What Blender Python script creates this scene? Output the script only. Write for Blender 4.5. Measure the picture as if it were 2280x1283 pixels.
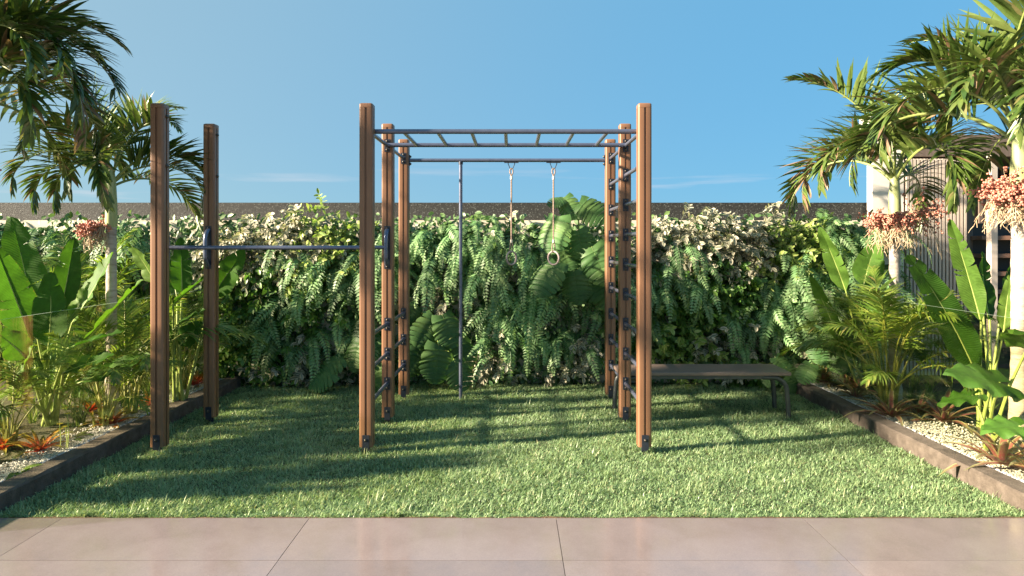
import bpy, math, random
import numpy as np
from mathutils import Vector, Matrix, noise as mnoise

random.seed(7)
rng = np.random.default_rng(11)
for o in list(bpy.data.objects):
    bpy.data.objects.remove(o)
scene = bpy.context.scene
COL = scene.collection
R = math.radians

# ------------------------------------------------------------------ camera
F, CX, HY, EYE = 1474.0, 1140.0, 542.0, 1.6
cam_d = bpy.data.cameras.new('camera')
cam = bpy.data.objects.new('camera', cam_d)
COL.objects.link(cam)
cam.location = (0, 0, EYE)
cam.rotation_euler = (R(90), 0, 0)
cam_d.sensor_width = 36.0
cam_d.lens = 36.0 * F / 2280.0
cam_d.shift_y = -(641.5 - HY) / 2280.0
cam_d.clip_start = 0.05
cam_d.clip_end = 3000
scene.camera = cam

# ------------------------------------------------------------------ sky, sun, exposure
SUN_EL, SUN_OFF = 21.0, 14.0          # elevation; degrees of the sun in front of the exact left
world = bpy.data.worlds.new('World')
scene.world = world
world.use_nodes = True
wn, wl = world.node_tree.nodes, world.node_tree.links
wn.clear()
w_out = wn.new('ShaderNodeOutputWorld')
w_bg = wn.new('ShaderNodeBackground')
w_sky = wn.new('ShaderNodeTexSky')
w_sky.sky_type = 'NISHITA'
w_sky.sun_disc = False
w_sky.sun_elevation = R(SUN_EL)
w_sky.sun_rotation = R(270 - SUN_OFF)
w_sky.altitude = 600
w_sky.air_density = 1.0
w_sky.dust_density = 0.25
w_sky.ozone_density = 3.0
w_gam = wn.new('ShaderNodeGamma')
w_gam.inputs['Gamma'].default_value = 1.0
w_tint = wn.new('ShaderNodeMix'); w_tint.data_type = 'RGBA'; w_tint.blend_type = 'MULTIPLY'
w_tint.inputs['Factor'].default_value = 1.0
w_tint.inputs[7].default_value = (0.72, 0.95, 1.0, 1)
# thin wisps of cloud low over the horizon, all the way round
w_tc = wn.new('ShaderNodeTexCoord')
w_sep = wn.new('ShaderNodeSeparateXYZ')
w_map = wn.new('ShaderNodeMapping'); w_map.inputs['Scale'].default_value = (2.2, 2.2, 34)
w_noi = wn.new('ShaderNodeTexNoise'); w_noi.inputs['Scale'].default_value = 1.6; w_noi.inputs['Detail'].default_value = 6
w_rmp = wn.new('ShaderNodeMapRange'); w_rmp.inputs[1].default_value = 0.58; w_rmp.inputs[2].default_value = 0.76
w_band = wn.new('ShaderNodeMapRange'); w_band.inputs[1].default_value = 0.125; w_band.inputs[2].default_value = 0.07
w_mul = wn.new('ShaderNodeMath'); w_mul.operation = 'MULTIPLY'
w_mul2 = wn.new('ShaderNodeMath'); w_mul2.operation = 'MULTIPLY'; w_mul2.inputs[1].default_value = 0.55
w_cl = wn.new('ShaderNodeMix'); w_cl.data_type = 'RGBA'
w_cl.inputs[7].default_value = (3.6, 3.3, 3.4, 1)
wl.new(w_sky.outputs[0], w_gam.inputs[0])
wl.new(w_gam.outputs[0], w_tint.inputs[6])
wl.new(w_tc.outputs['Generated'], w_sep.inputs[0])
wl.new(w_tc.outputs['Generated'], w_map.inputs[0])
wl.new(w_map.outputs[0], w_noi.inputs['Vector'])
wl.new(w_noi.outputs[0], w_rmp.inputs[0])
wl.new(w_sep.outputs['Z'], w_band.inputs[0])
wl.new(w_rmp.outputs[0], w_mul.inputs[0]); wl.new(w_band.outputs[0], w_mul.inputs[1])
wl.new(w_mul.outputs[0], w_mul2.inputs[0])
wl.new(w_mul2.outputs[0], w_cl.inputs['Factor'])
w_blue = wn.new('ShaderNodeMix'); w_blue.data_type = 'RGBA'; w_blue.inputs['Factor'].default_value = 0.9
# clear-air blue, paler and hazier toward the sun's side of the sky
w_dot = wn.new('ShaderNodeVectorMath'); w_dot.operation = 'DOT_PRODUCT'
w_dot.inputs[1].default_value = (-math.cos(R(SUN_OFF)), -math.sin(R(SUN_OFF)), 0.0)
w_side = wn.new('ShaderNodeMapRange'); w_side.interpolation_type = 'SMOOTHSTEP'
w_side.inputs[1].default_value = -0.75; w_side.inputs[2].default_value = 0.75
w_air = wn.new('ShaderNodeMix'); w_air.data_type = 'RGBA'
w_air.inputs[6].default_value = (0.56, 1.68, 2.75, 1)
w_air.inputs[7].default_value = (1.45, 2.10, 2.40, 1)
wl.new(w_tc.outputs['Generated'], w_dot.inputs[0]); wl.new(w_dot.outputs['Value'], w_side.inputs[0])
wl.new(w_side.outputs[0], w_air.inputs['Factor']); wl.new(w_air.outputs[2], w_blue.inputs[7])
wl.new(w_tint.outputs[2], w_blue.inputs[6])
wl.new(w_blue.outputs[2], w_cl.inputs[6])
wl.new(w_cl.outputs[2], w_bg.inputs['Color'])
w_bg.inputs['Strength'].default_value = 0.0525
wl.new(w_bg.outputs[0], w_out.inputs[0])

sun_d = bpy.data.lights.new('sun', 'SUN')
sun_d.energy = 5.0
sun_d.angle = R(2.2)
sun_d.color = (1.0, 0.83, 0.62)
sun = bpy.data.objects.new('sun', sun_d)
COL.objects.link(sun)
to_sun = Vector((-math.cos(R(SUN_OFF)) * math.cos(R(SUN_EL)), -math.sin(R(SUN_OFF)) * math.cos(R(SUN_EL)), math.sin(R(SUN_EL))))
sun.rotation_euler = to_sun.to_track_quat('Z', 'Y').to_euler()
sun.location = (-20, -2, 16)

scene.view_settings.view_transform = 'Standard'
scene.view_settings.look = 'None'
scene.view_settings.gamma = 1.0
scene.view_settings.exposure = 2.35
scene.render.engine = 'CYCLES'
scene.cycles.max_bounces = 8
scene.cycles.transparent_max_bounces = 16
scene.cycles.diffuse_bounces = 4

def PT(px, py, d):
    """point that stands at depth d along the line of sight of a place in the photograph"""
    return Vector(((px - CX) * d / F, d, EYE - (py - HY) * d / F))

# ------------------------------------------------------------------ helpers
def tag(o, label=None, cat=None, group=None, kind=None):
    if label: o['label'] = label
    if cat: o['category'] = cat
    if group: o['group'] = group
    if kind: o['kind'] = kind
    return o

def empty(name, loc=(0, 0, 0), label=None, cat=None, group=None, rz=0.0):
    o = bpy.data.objects.new(name, None)
    COL.objects.link(o)
    o.empty_display_size = 0.1
    o.location = loc
    o.rotation_euler = (0, 0, rz)
    return tag(o, label, cat, group)

def put(name, mesh, parent=None, mat4=None):
    o = bpy.data.objects.new(name, mesh)
    COL.objects.link(o)
    if parent is not None: o.parent = parent
    if mat4 is not None: o.matrix_basis = mat4
    return o

class MB:
    def __init__(s):
        s.v, s.f, s.t, s.e, s.m = [], [], [], [], []
        s.uv = []
    def n(s): return len(s.v)
    def addv(s, p, t=0.5, e=0.0, uv=(0, 0)):
        s.v.append((p[0], p[1], p[2])); s.t.append(t); s.e.append(e); s.uv.append(uv)
    def box(s, c, size, t=0.5):
        b = s.n(); hx, hy, hz = size[0] / 2, size[1] / 2, size[2] / 2
        for dx, dy, dz in ((-1, -1, -1), (1, -1, -1), (1, 1, -1), (-1, 1, -1), (-1, -1, 1), (1, -1, 1), (1, 1, 1), (-1, 1, 1)):
            s.addv((c[0] + dx * hx, c[1] + dy * hy, c[2] + dz * hz), t)
        for q in ((0, 3, 2, 1), (4, 5, 6, 7), (0, 1, 5, 4), (1, 2, 6, 5), (2, 3, 7, 6), (3, 0, 4, 7)):
            s.f.append(tuple(b + i for i in q))
        return s
    def tube(s, pts, rad, n=8, t=0.5, cap=True, flat=1.0, up=None):
        pts = [Vector(p) for p in pts]
        if not hasattr(rad, '__len__'): rad = [rad] * len(pts)
        b = s.n(); prev = None
        for i, p in enumerate(pts):
            T = (pts[min(i + 1, len(pts) - 1)] - pts[max(i - 1, 0)]).normalized()
            if prev is None:
                a = Vector(up) if up else (Vector((0, 0, 1)) if abs(T.z) < 0.9 else Vector((1, 0, 0)))
                A = (a - T * a.dot(T)).normalized()
            else:
                A = (prev - T * prev.dot(T)).normalized()
            prev = A; B = T.cross(A)
            for k in range(n):
                an = 2 * math.pi * k / n
                s.addv(p + (A * math.cos(an) + B * math.sin(an) * flat) * rad[i], t)
        for i in range(len(pts) - 1):
            for k in range(n):
                k2 = (k + 1) % n
                s.f.append((b + i * n + k, b + i * n + k2, b + (i + 1) * n + k2, b + (i + 1) * n + k))
        if cap:
            s.f.append(tuple(b + k for k in reversed(range(n))))
            e0 = b + (len(pts) - 1) * n
            s.f.append(tuple(e0 + k for k in range(n)))
        return s
    def lathe(s, prof, n=12, c=(0, 0, 0), axis='Z', t=0.5):
        b = s.n(); c = Vector(c)
        for r, h in prof:
            for k in range(n):
                an = 2 * math.pi * k / n
                x, y = r * math.cos(an), r * math.sin(an)
                if axis == 'Z': p = (x, y, h)
                elif axis == 'X': p = (h, x, y)
                else: p = (y, h, x)
                s.addv(c + Vector(p), t)
        for i in range(len(prof) - 1):
            for k in range(n):
                k2 = (k + 1) % n
                s.f.append((b + i * n + k, b + i * n + k2, b + (i + 1) * n + k2, b + (i + 1) * n + k))
        s.f.append(tuple(b + k for k in reversed(range(n))))
        e0 = b + (len(prof) - 1) * n
        s.f.append(tuple(e0 + k for k in range(n)))
        return s
    def prism(s, poly, z0, z1, t=0.5):
        b = s.n(); n = len(poly)
        for z in (z0, z1):
            for p in poly: s.addv((p[0], p[1], z), t)
        for k in range(n):
            k2 = (k + 1) % n
            s.f.append((b + k, b + k2, b + n + k2, b + n + k))
        s.f.append(tuple(b + k for k in reversed(range(n))))
        s.f.append(tuple(b + n + k for k in range(n)))
        return s
    def leaf(s, p0, d, side, nrm, L, W, seg=3, fold=0.25, droop=0.0, t=0.5, prof=None, curl=0.0):
        """blade: centre line from p0 along d, bending toward -Z by droop"""
        b = s.n(); p = Vector(p0); d = Vector(d).normalized(); st = L / seg
        side = Vector(side).normalized(); nrm = Vector(nrm).normalized()
        for i in range(seg + 1):
            v = i / seg
            w = W * 0.5 * (prof(v) if prof else math.sin(math.pi * min(1, (v * 0.93 + 0.05))) ** 0.8)
            if i == seg: w = 0.0
            if w < 1e-5:
                s.addv(p, t, 0.0, (0.5, v))
            else:
                s.addv(p + side * w + nrm * (fold * w), t, 1.0, (0, v))
                s.addv(p, t, 0.0, (0.5, v))
                s.addv(p - side * w + nrm * (fold * w), t, 1.0, (1, v))
            d = (d + Vector((0, 0, -droop)) * (1.0 / seg) + nrm * (curl / seg)).normalized()
            nrm = (nrm - d * nrm.dot(d)).normalized()
            p = p + d * st
        for i in range(seg):
            a = b + i * 3
            if i < seg - 1:
                s.f.append((a, a + 1, a + 4, a + 3)); s.f.append((a + 1, a + 2, a + 5, a + 4))
            else:
                s.f.append((a, a + 1, a + 3)); s.f.append((a + 1, a + 2, a + 3))
        return s
    def mesh(s, name, mat, smooth=True, auto=None):
        me = bpy.data.meshes.new(name)
        me.from_pydata(s.v, [], s.f)
        mats = mat if isinstance(mat, (list, tuple)) else [mat]
        for m in mats: me.materials.append(m)
        a = me.attributes.new('tint', 'FLOAT', 'POINT'); a.data.foreach_set('value', np.array(s.t, dtype=np.float32))
        a = me.attributes.new('edge', 'FLOAT', 'POINT'); a.data.foreach_set('value', np.array(s.e, dtype=np.float32))
        uu = np.zeros((len(s.v), 3), dtype=np.float32); uu[:, :2] = np.array(s.uv, dtype=np.float32)
        a = me.attributes.new('luv', 'FLOAT_VECTOR', 'POINT'); a.data.foreach_set('vector', uu.ravel())
        me.polygons.foreach_set('use_smooth', np.full(len(me.polygons), bool(smooth)))
        if smooth and auto is not None:
            me.set_sharp_from_angle(angle=R(auto))
        me.update()
        return me
    def obj(s, name, mat, parent=None, smooth=True, auto=35, mat4=None):
        return put(name, s.mesh(name, mat, smooth, auto), parent, mat4)

def bevel_box(name, c, size, mat, parent=None, bw=0.006, seg=2):
    o = MB().box((0, 0, 0), size).obj(name, mat, parent, smooth=True, auto=30)
    o.location = c
    m = o.modifiers.new('bevel', 'BEVEL'); m.width = bw; m.segments = seg; m.limit_method = 'ANGLE'
    return o

# ------------------------------------------------------------------ materials
def new_mat(name):
    m = bpy.data.materials.new(name); m.use_nodes = True
    nt = m.node_tree; nt.nodes.clear()
    out = nt.nodes.new('ShaderNodeOutputMaterial')
    b = nt.nodes.new('ShaderNodeBsdfPrincipled')
    nt.links.new(b.outputs[0], out.inputs[0])
    return m, nt, b, out

def ramp(nt, stops):
    r = nt.nodes.new('ShaderNodeValToRGB')
    el = r.color_ramp.elements
    while len(el) < len(stops): el.new(0.5)
    for e, (p, c) in zip(el, stops):
        e.position = p; e.color = (*c, 1)
    return r

def noise_node(nt, scale, detail=4, rough=0.55, vec=None, coord='Object'):
    n = nt.nodes.new('ShaderNodeTexNoise')
    n.inputs['Scale'].default_value = scale; n.inputs['Detail'].default_value = detail; n.inputs['Roughness'].default_value = rough
    if vec is None:
        tc = nt.nodes.new('ShaderNodeTexCoord'); nt.links.new(tc.outputs[coord], n.inputs['Vector'])
    else:
        nt.links.new(vec, n.inputs['Vector'])
    return n

def bump(nt, b, height, strength=0.3, dist=0.01):
    bp = nt.nodes.new('ShaderNodeBump'); bp.inputs['Strength'].default_value = strength; bp.inputs['Distance'].default_value = dist
    nt.links.new(height, bp.inputs['Height']); nt.links.new(bp.outputs[0], b.inputs['Normal'])
    return bp

def simple(name, stops, scale=8, rough=0.6, metal=0.0, bump_s=0.2, bump_scale=None, spec=0.5, coord='Object', stretch=None, rough_var=0.0, dist=0.004):
    m, nt, b, out = new_mat(name)
    tc = nt.nodes.new('ShaderNodeTexCoord'); vec = tc.outputs[coord]
    if stretch:
        mp = nt.nodes.new('ShaderNodeMapping'); mp.inputs['Scale'].default_value = stretch
        nt.links.new(vec, mp.inputs[0]); vec = mp.outputs[0]
    n = noise_node(nt, scale, 6, 0.6, vec)
    r = ramp(nt, stops); nt.links.new(n.outputs[0], r.inputs[0]); nt.links.new(r.outputs[0], b.inputs['Base Color'])
    b.inputs['Roughness'].default_value = rough; b.inputs['Metallic'].default_value = metal
    b.inputs['Specular IOR Level'].default_value = spec
    if rough_var:
        mr = nt.nodes.new('ShaderNodeMapRange'); mr.inputs[3].default_value = rough - rough_var; mr.inputs[4].default_value = rough + rough_var
        nt.links.new(n.outputs[0], mr.inputs[0]); nt.links.new(mr.outputs[0], b.inputs['Roughness'])
    if bump_s:
        n2 = noise_node(nt, bump_scale or scale * 6, 4, 0.6, vec)
        bump(nt, b, n2.outputs[0], bump_s, dist)
    return m

def leaf_mat(name, stops, edge=None, rough=0.42, transl=0.3, spec=0.45, veins=0.0, vein_n=60, tr_boost=(1.25, 1.35, 0.7), edge_lo=0.35, edge_hi=0.9, var=0.25, blotch=None):
    m, nt, b, out = new_mat(name)
    at = nt.nodes.new('ShaderNodeAttribute'); at.attribute_name = 'tint'
    r = ramp(nt, stops); nt.links.new(at.outputs['Fac'], r.inputs[0])
    col = r.outputs[0]
    if edge:
        ae = nt.nodes.new('ShaderNodeAttribute'); ae.attribute_name = 'edge'
        nz = noise_node(nt, 60, 3, 0.6)
        ad = nt.nodes.new('ShaderNodeMath'); ad.operation = 'MULTIPLY_ADD'; ad.inputs[1].default_value = 0.7; ad.inputs[2].default_value = -0.35
        nt.links.new(nz.outputs[0], ad.inputs[0])
        sm = nt.nodes.new('ShaderNodeMath'); nt.links.new(ae.outputs['Fac'], sm.inputs[0]); nt.links.new(ad.outputs[0], sm.inputs[1])
        mr = nt.nodes.new('ShaderNodeMapRange'); mr.inputs[1].default_value = edge_lo; mr.inputs[2].default_value = edge_hi
        nt.links.new(sm.outputs[0], mr.inputs[0])
        mx = nt.nodes.new('ShaderNodeMix'); mx.data_type = 'RGBA'; mx.inputs[7].default_value = (*edge, 1)
        nt.links.new(mr.outputs[0], mx.inputs['Factor']); nt.links.new(col, mx.inputs[6]); col = mx.outputs[2]
    oi = nt.nodes.new('ShaderNodeObjectInfo')
    hs = nt.nodes.new('ShaderNodeHueSaturation')
    mv = nt.nodes.new('ShaderNodeMapRange'); mv.inputs[3].default_value = 1 - var; mv.inputs[4].default_value = 1 + var
    nt.links.new(oi.outputs['Random'], mv.inputs[0]); nt.links.new(mv.outputs[0], hs.inputs['Value'])
    nt.links.new(col, hs.inputs['Color']); col = hs.outputs[0]
    # small natural mottling
    nm = noise_node(nt, 22, 4, 0.65)
    mm = nt.nodes.new('ShaderNodeMapRange'); mm.inputs[1].default_value = 0.3; mm.inputs[2].default_value = 0.75; mm.inputs[3].default_value = 0.78; mm.inputs[4].default_value = 1.2
    nt.links.new(nm.outputs[0], mm.inputs[0])
    ml = nt.nodes.new('ShaderNodeMix'); ml.data_type = 'RGBA'; ml.blend_type = 'MULTIPLY'; ml.inputs['Factor'].default_value = 1
    cmb = nt.nodes.new('ShaderNodeCombineColor')
    for k in range(3): nt.links.new(mm.outputs[0], cmb.inputs[k])
    nt.links.new(col, ml.inputs[6]); nt.links.new(cmb.outputs[0], ml.inputs[7]); col = ml.outputs[2]
    nt.links.new(col, b.inputs['Base Color'])
    b.inputs['Roughness'].default_value = rough; b.inputs['Specular IOR Level'].default_value = spec
    tr = nt.nodes.new('ShaderNodeBsdfTranslucent')
    tb = nt.nodes.new('ShaderNodeMix'); tb.data_type = 'RGBA'; tb.blend_type = 'MULTIPLY'; tb.inputs['Factor'].default_value = 1
    tb.inputs[7].default_value = (*tr_boost, 1)
    nt.links.new(col, tb.inputs[6]); nt.links.new(tb.outputs[2], tr.inputs['Color'])
    if veins:
        au = nt.nodes.new('ShaderNodeAttribute'); au.attribute_name = 'luv'
        sp = nt.nodes.new('ShaderNodeSeparateXYZ'); nt.links.new(au.outputs['Vector'], sp.inputs[0])
        mu = nt.nodes.new('ShaderNodeMath'); mu.operation = 'MULTIPLY'; mu.inputs[1].default_value = vein_n * 2 * math.pi
        sn = nt.nodes.new('ShaderNodeMath'); sn.operation = 'SINE'
        nt.links.new(sp.outputs['Y'], mu.inputs[0]); nt.links.new(mu.outputs[0], sn.inputs[0])
        bp = bump(nt, b, sn.outputs[0], veins, 0.004)
        nt.links.new(bp.outputs[0], tr.inputs['Normal'])
    ms = nt.nodes.new('ShaderNodeMixShader'); ms.inputs[0].default_value = transl
    nt.links.new(b.outputs[0], ms.inputs[1]); nt.links.new(tr.outputs[0], ms.inputs[2])
    nt.links.new(ms.outputs[0], out.inputs[0])
    return m

M = {}
# ---- patio tile
m, nt, b, out = new_mat('patio_tile')
n1 = noise_node(nt, 0.9, 5, 0.6, coord='Object'); n2 = noise_node(nt, 5.0, 7, 0.65); n3 = noise_node(nt, 160, 3, 0.6)
oi = nt.nodes.new('ShaderNodeObjectInfo')
r1 = ramp(nt, [(0.28, (0.162, 0.137, 0.136)), (0.5, (0.208, 0.174, 0.178)), (0.72, (0.242, 0.206, 0.212))])
mxn = nt.nodes.new('ShaderNodeMath'); mxn.operation = 'MULTIPLY_ADD'; mxn.inputs[1].default_value = 0.45
nt.links.new(n2.outputs[0], mxn.inputs[0]); 
mx2 = nt.nodes.new('ShaderNodeMath'); mx2.operation = 'MULTIPLY'; mx2.inputs[1].default_value = 0.55
nt.links.new(n1.outputs[0], mx2.inputs[0]); nt.links.new(mx2.outputs[0], mxn.inputs[2])
nt.links.new(mxn.outputs[0], r1.inputs[0])
spk = nt.nodes.new('ShaderNodeMapRange'); spk.inputs[1].default_value = 0.3; spk.inputs[2].default_value = 0.75; spk.inputs[3].default_value = 0.9; spk.inputs[4].default_value = 1.08
nt.links.new(n3.outputs[0], spk.inputs[0])
ml = nt.nodes.new('ShaderNodeMix'); ml.data_type = 'RGBA'; ml.blend_type = 'MULTIPLY'; ml.inputs['Factor'].default_value = 1
cc = nt.nodes.new('ShaderNodeCombineColor')
for k in range(3): nt.links.new(spk.outputs[0], cc.inputs[k])
nt.links.new(r1.outputs[0], ml.inputs[6]); nt.links.new(cc.outputs[0], ml.inputs[7])
tv = nt.nodes.new('ShaderNodeMapRange'); tv.inputs[3].default_value = 0.90; tv.inputs[4].default_value = 1.08
nt.links.new(oi.outputs['Random'], tv.inputs[0])
hv = nt.nodes.new('ShaderNodeHueSaturation'); nt.links.new(tv.outputs[0], hv.inputs['Value']); nt.links.new(ml.outputs[2], hv.inputs['Color'])
nt.links.new(hv.outputs[0], b.inputs['Base Color'])
rr = nt.nodes.new('ShaderNodeMapRange'); rr.inputs[1].default_value = 0.3; rr.inputs[2].default_value = 0.7; rr.inputs[3].default_value = 0.07; rr.inputs[4].default_value = 0.24
nt.links.new(n2.outputs[0], rr.inputs[0]); nt.links.new(rr.outputs[0], b.inputs['Roughness'])
b.inputs['Specular IOR Level'].default_value = 0.85
bump(nt, b, n2.outputs[0], 0.02, 0.01)
M['tile'] = m
M['grout'] = simple('grout', [(0.3, (0.16, 0.13, 0.11)), (0.7, (0.22, 0.18, 0.15))], 30, 0.9)
M['soil'] = simple('soil', [(0.3, (0.045, 0.028, 0.016)), (0.55, (0.10, 0.062, 0.03)), (0.75, (0.16, 0.10, 0.045))], 14, 0.95, bump_s=0.8, bump_scale=60, dist=0.02)
M['thatch'] = simple('lawn_thatch', [(0.3, (0.03, 0.045, 0.015)), (0.55, (0.06, 0.075, 0.028)), (0.75, (0.10, 0.10, 0.045))], 30, 0.95, bump_s=0.6, bump_scale=80, dist=0.02)
M['mulch'] = simple('mulch', [(0.3, (0.035, 0.035, 0.015)), (0.55, (0.07, 0.062, 0.03)), (0.75, (0.12, 0.10, 0.05))], 12, 0.95, bump_s=0.8, bump_scale=50, dist=0.02)
M['ground'] = simple('ground', [(0.3, (0.05, 0.07, 0.025)), (0.7, (0.11, 0.12, 0.05))], 0.6, 0.95)
M['kerb'] = simple('kerb_stone', [(0.25, (0.050, 0.039, 0.030)), (0.5, (0.088, 0.070, 0.056)), (0.75, (0.135, 0.110, 0.090))], 16, 0.85, bump_s=0.8, bump_scale=90, dist=0.01)
M['gravel'] = leaf_mat('gravel', [(0, (0.34, 0.33, 0.34)), (0.5, (0.50, 0.49, 0.50)), (1, (0.64, 0.63, 0.64))], rough=0.7, transl=0.0, var=0.0)
# ---- composite timber
m, nt, b, out = new_mat('composite_timber')
tc = nt.nodes.new('ShaderNodeTexCoord'); mp = nt.nodes.new('ShaderNodeMapping'); mp.inputs['Scale'].default_value = (110, 110, 3.0)
nt.links.new(tc.outputs['Object'], mp.inputs[0])
n1 = noise_node(nt, 1.0, 6, 0.6, mp.outputs[0]); n2 = noise_node(nt, 3, 3, 0.5)
r1 = ramp(nt, [(0.25, (0.160, 0.077, 0.040)), (0.5, (0.200, 0.100, 0.053)), (0.8, (0.240, 0.124, 0.068))])
mm = nt.nodes.new('ShaderNodeMath'); mm.operation = 'MULTIPLY_ADD'; mm.inputs[1].default_value = 0.5
m3 = nt.nodes.new('ShaderNodeMath'); m3.operation = 'MULTIPLY'; m3.inputs[1].default_value = 0.5
nt.links.new(n2.outputs[0], m3.inputs[0]); nt.links.new(n1.outputs[0], mm.inputs[0]); nt.links.new(m3.outputs[0], mm.inputs[2])
nt.links.new(mm.outputs[0], r1.inputs[0]); nt.links.new(r1.outputs[0], b.inputs['Base Color'])
b.inputs['Roughness'].default_value = 0.42
bump(nt, b, n1.outputs[0], 0.12, 0.002)
M['wood'] = m
M['steel'] = simple('blue_grey_steel', [(0.3, (0.115, 0.135, 0.20)), (0.7, (0.15, 0.17, 0.24))], 20, 0.28, metal=0.6, bump_s=0.03, bump_scale=300, rough_var=0.06)
M['bracket'] = simple('black_bracket_steel', [(0.3, (0.018, 0.024, 0.040)), (0.7, (0.030, 0.036, 0.055))], 20, 0.42, metal=0.3, bump_s=0.03, bump_scale=300)
M['bolt'] = simple('bolt_steel', [(0.3, (0.05, 0.045, 0.04)), (0.7, (0.09, 0.08, 0.07))], 20, 0.35, metal=0.7, bump_s=0.0)
M['ferrule'] = simple('ferrule_aluminium', [(0.3, (0.6, 0.55, 0.48)), (0.7, (0.72, 0.66, 0.58))], 20, 0.4, metal=0.4, bump_s=0.0)
M['ring'] = simple('ring_plastic', [(0.3, (0.32, 0.25, 0.24)), (0.7, (0.38, 0.30, 0.29))], 20, 0.5, bump_s=0.05)
m, nt, b, out = new_mat('twisted_rope')
wv = nt.nodes.new('ShaderNodeTexWave'); wv.inputs['Scale'].default_value = 40; wv.inputs['Distortion'].default_value = 1
tc = nt.nodes.new('ShaderNodeTexCoord'); wv.bands_direction = 'DIAGONAL'
nt.links.new(tc.outputs['Object'], wv.inputs['Vector'])
r1 = ramp(nt, [(0.2, (0.16, 0.11, 0.085)), (0.8, (0.36, 0.27, 0.22))]); nt.links.new(wv.outputs[0], r1.inputs[0]); nt.links.new(r1.outputs[0], b.inputs['Base Color'])
b.inputs['Roughness'].default_value = 0.8
bump(nt, b, wv.outputs[0], 0.6, 0.004)
M['rope'] = m
M['bench_top'] = simple('bench_board', [(0.3, (0.145, 0.105, 0.085)), (0.7, (0.19, 0.142, 0.118))], 3, 0.45, stretch=(1, 30, 30), bump_s=0.08, bump_scale=30)
M['bench_metal'] = simple('bench_metal', [(0.3, (0.050, 0.060, 0.060)), (0.7, (0.075, 0.085, 0.085))], 10, 0.4, metal=0.3, bump_s=0.02)
# ---- glass pane: thin clear sheet, reflecting by Fresnel
m, nt, b, out = new_mat('clear_glass')
nt.nodes.remove(b)
tr = nt.nodes.new('ShaderNodeBsdfTransparent'); tr.inputs[0].default_value = (0.97, 0.97, 0.88, 1)
gl = nt.nodes.new('ShaderNodeBsdfGlossy'); gl.inputs['Roughness'].default_value = 0.0; gl.inputs['Color'].default_value = (1, 1, 0.96, 1)
geo = nt.nodes.new('ShaderNodeNewGeometry')
dt = nt.nodes.new('ShaderNodeVectorMath'); dt.operation = 'DOT_PRODUCT'
nt.links.new(geo.outputs['Incoming'], dt.inputs[0]); nt.links.new(geo.outputs['Normal'], dt.inputs[1])
ab = nt.nodes.new('ShaderNodeMath'); ab.operation = 'ABSOLUTE'; nt.links.new(dt.outputs['Value'], ab.inputs[0])
om = nt.nodes.new('ShaderNodeMath'); om.operation = 'SUBTRACT'; om.inputs[0].default_value = 1.0; nt.links.new(ab.outputs[0], om.inputs[1])
pw = nt.nodes.new('ShaderNodeMath'); pw.operation = 'POWER'; pw.inputs[1].default_value = 5.0; nt.links.new(om.outputs[0], pw.inputs[0])
fr = nt.nodes.new('ShaderNodeMath'); fr.operation = 'MULTIPLY_ADD'; fr.inputs[1].default_value = 0.92; fr.inputs[2].default_value = 0.08; nt.links.new(pw.outputs[0], fr.inputs[0])
ms = nt.nodes.new('ShaderNodeMixShader')
nt.links.new(fr.outputs[0], ms.inputs[0]); nt.links.new(tr.outputs[0], ms.inputs[1]); nt.links.new(gl.outputs[0], ms.inputs[2]); nt.links.new(ms.outputs[0], out.inputs[0])
M['glass'] = m
M['glass_edge'] = simple('glass_edge', [(0.3, (0.42, 0.52, 0.40)), (0.7, (0.5, 0.6, 0.48))], 5, 0.25, bump_s=0.0)
# ---- walls
M['cream'] = simple('cream_render', [(0.3, (0.60, 0.55, 0.45)), (0.7, (0.72, 0.67, 0.57))], 3, 0.85, bump_s=0.25, bump_scale=120)
m, nt, b, out = new_mat('speckled_dark_stone')
n1 = noise_node(nt, 90, 3, 0.7); n2 = noise_node(nt, 2.0, 4, 0.6)
vo = nt.nodes.new('ShaderNodeTexVoronoi'); vo.inputs['Scale'].default_value = 110
tc = nt.nodes.new('ShaderNodeTexCoord'); nt.links.new(tc.outputs['Object'], vo.inputs['Vector'])
sp = nt.nodes.new('ShaderNodeSeparateColor'); nt.links.new(vo.outputs['Color'], sp.inputs[0])
rs = nt.nodes.new('ShaderNodeMapRange'); rs.inputs[1].default_value = 0.86; rs.inputs[2].default_value = 1.0
nt.links.new(sp.outputs[0], rs.inputs[0])
r1 = ramp(nt, [(0.3, (0.004, 0.005, 0.0055)), (0.55, (0.008, 0.010, 0.0105)), (0.78, (0.016, 0.018, 0.018))]); nt.links.new(n1.outputs[0], r1.inputs[0])
mx = nt.nodes.new('ShaderNodeMix'); mx.data_type = 'RGBA'; mx.inputs[7].default_value = (0.10, 0.112, 0.108, 1)
nt.links.new(rs.outputs[0], mx.inputs['Factor']); nt.links.new(r1.outputs[0], mx.inputs[6]); nt.links.new(mx.outputs[2], b.inputs['Base Color'])
b.inputs['Roughness'].default_value = 0.7
bump(nt, b, n1.outputs[0], 0.6, 0.01)
M['darkstone'] = m
M['whitewall'] = simple('white_render', [(0.3, (0.62, 0.58, 0.54)), (0.7, (0.72, 0.68, 0.63))], 2, 0.8, bump_s=0.15, bump_scale=140)
M['slat'] = simple('taupe_slat', [(0.3, (0.42, 0.36, 0.31)), (0.7, (0.50, 0.435, 0.38))], 4, 0.5, bump_s=0.05, stretch=(8, 8, 0.6))
M['darkslat'] = simple('brown_slat', [(0.3, (0.10, 0.075, 0.06)), (0.7, (0.15, 0.115, 0.095))], 4, 0.55, bump_s=0.05, stretch=(8, 8, 0.6))
M['board'] = simple('brown_board', [(0.3, (0.17, 0.09, 0.06)), (0.7, (0.25, 0.14, 0.095))], 3, 0.55, bump_s=0.1, stretch=(0.6, 8, 8))
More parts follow.
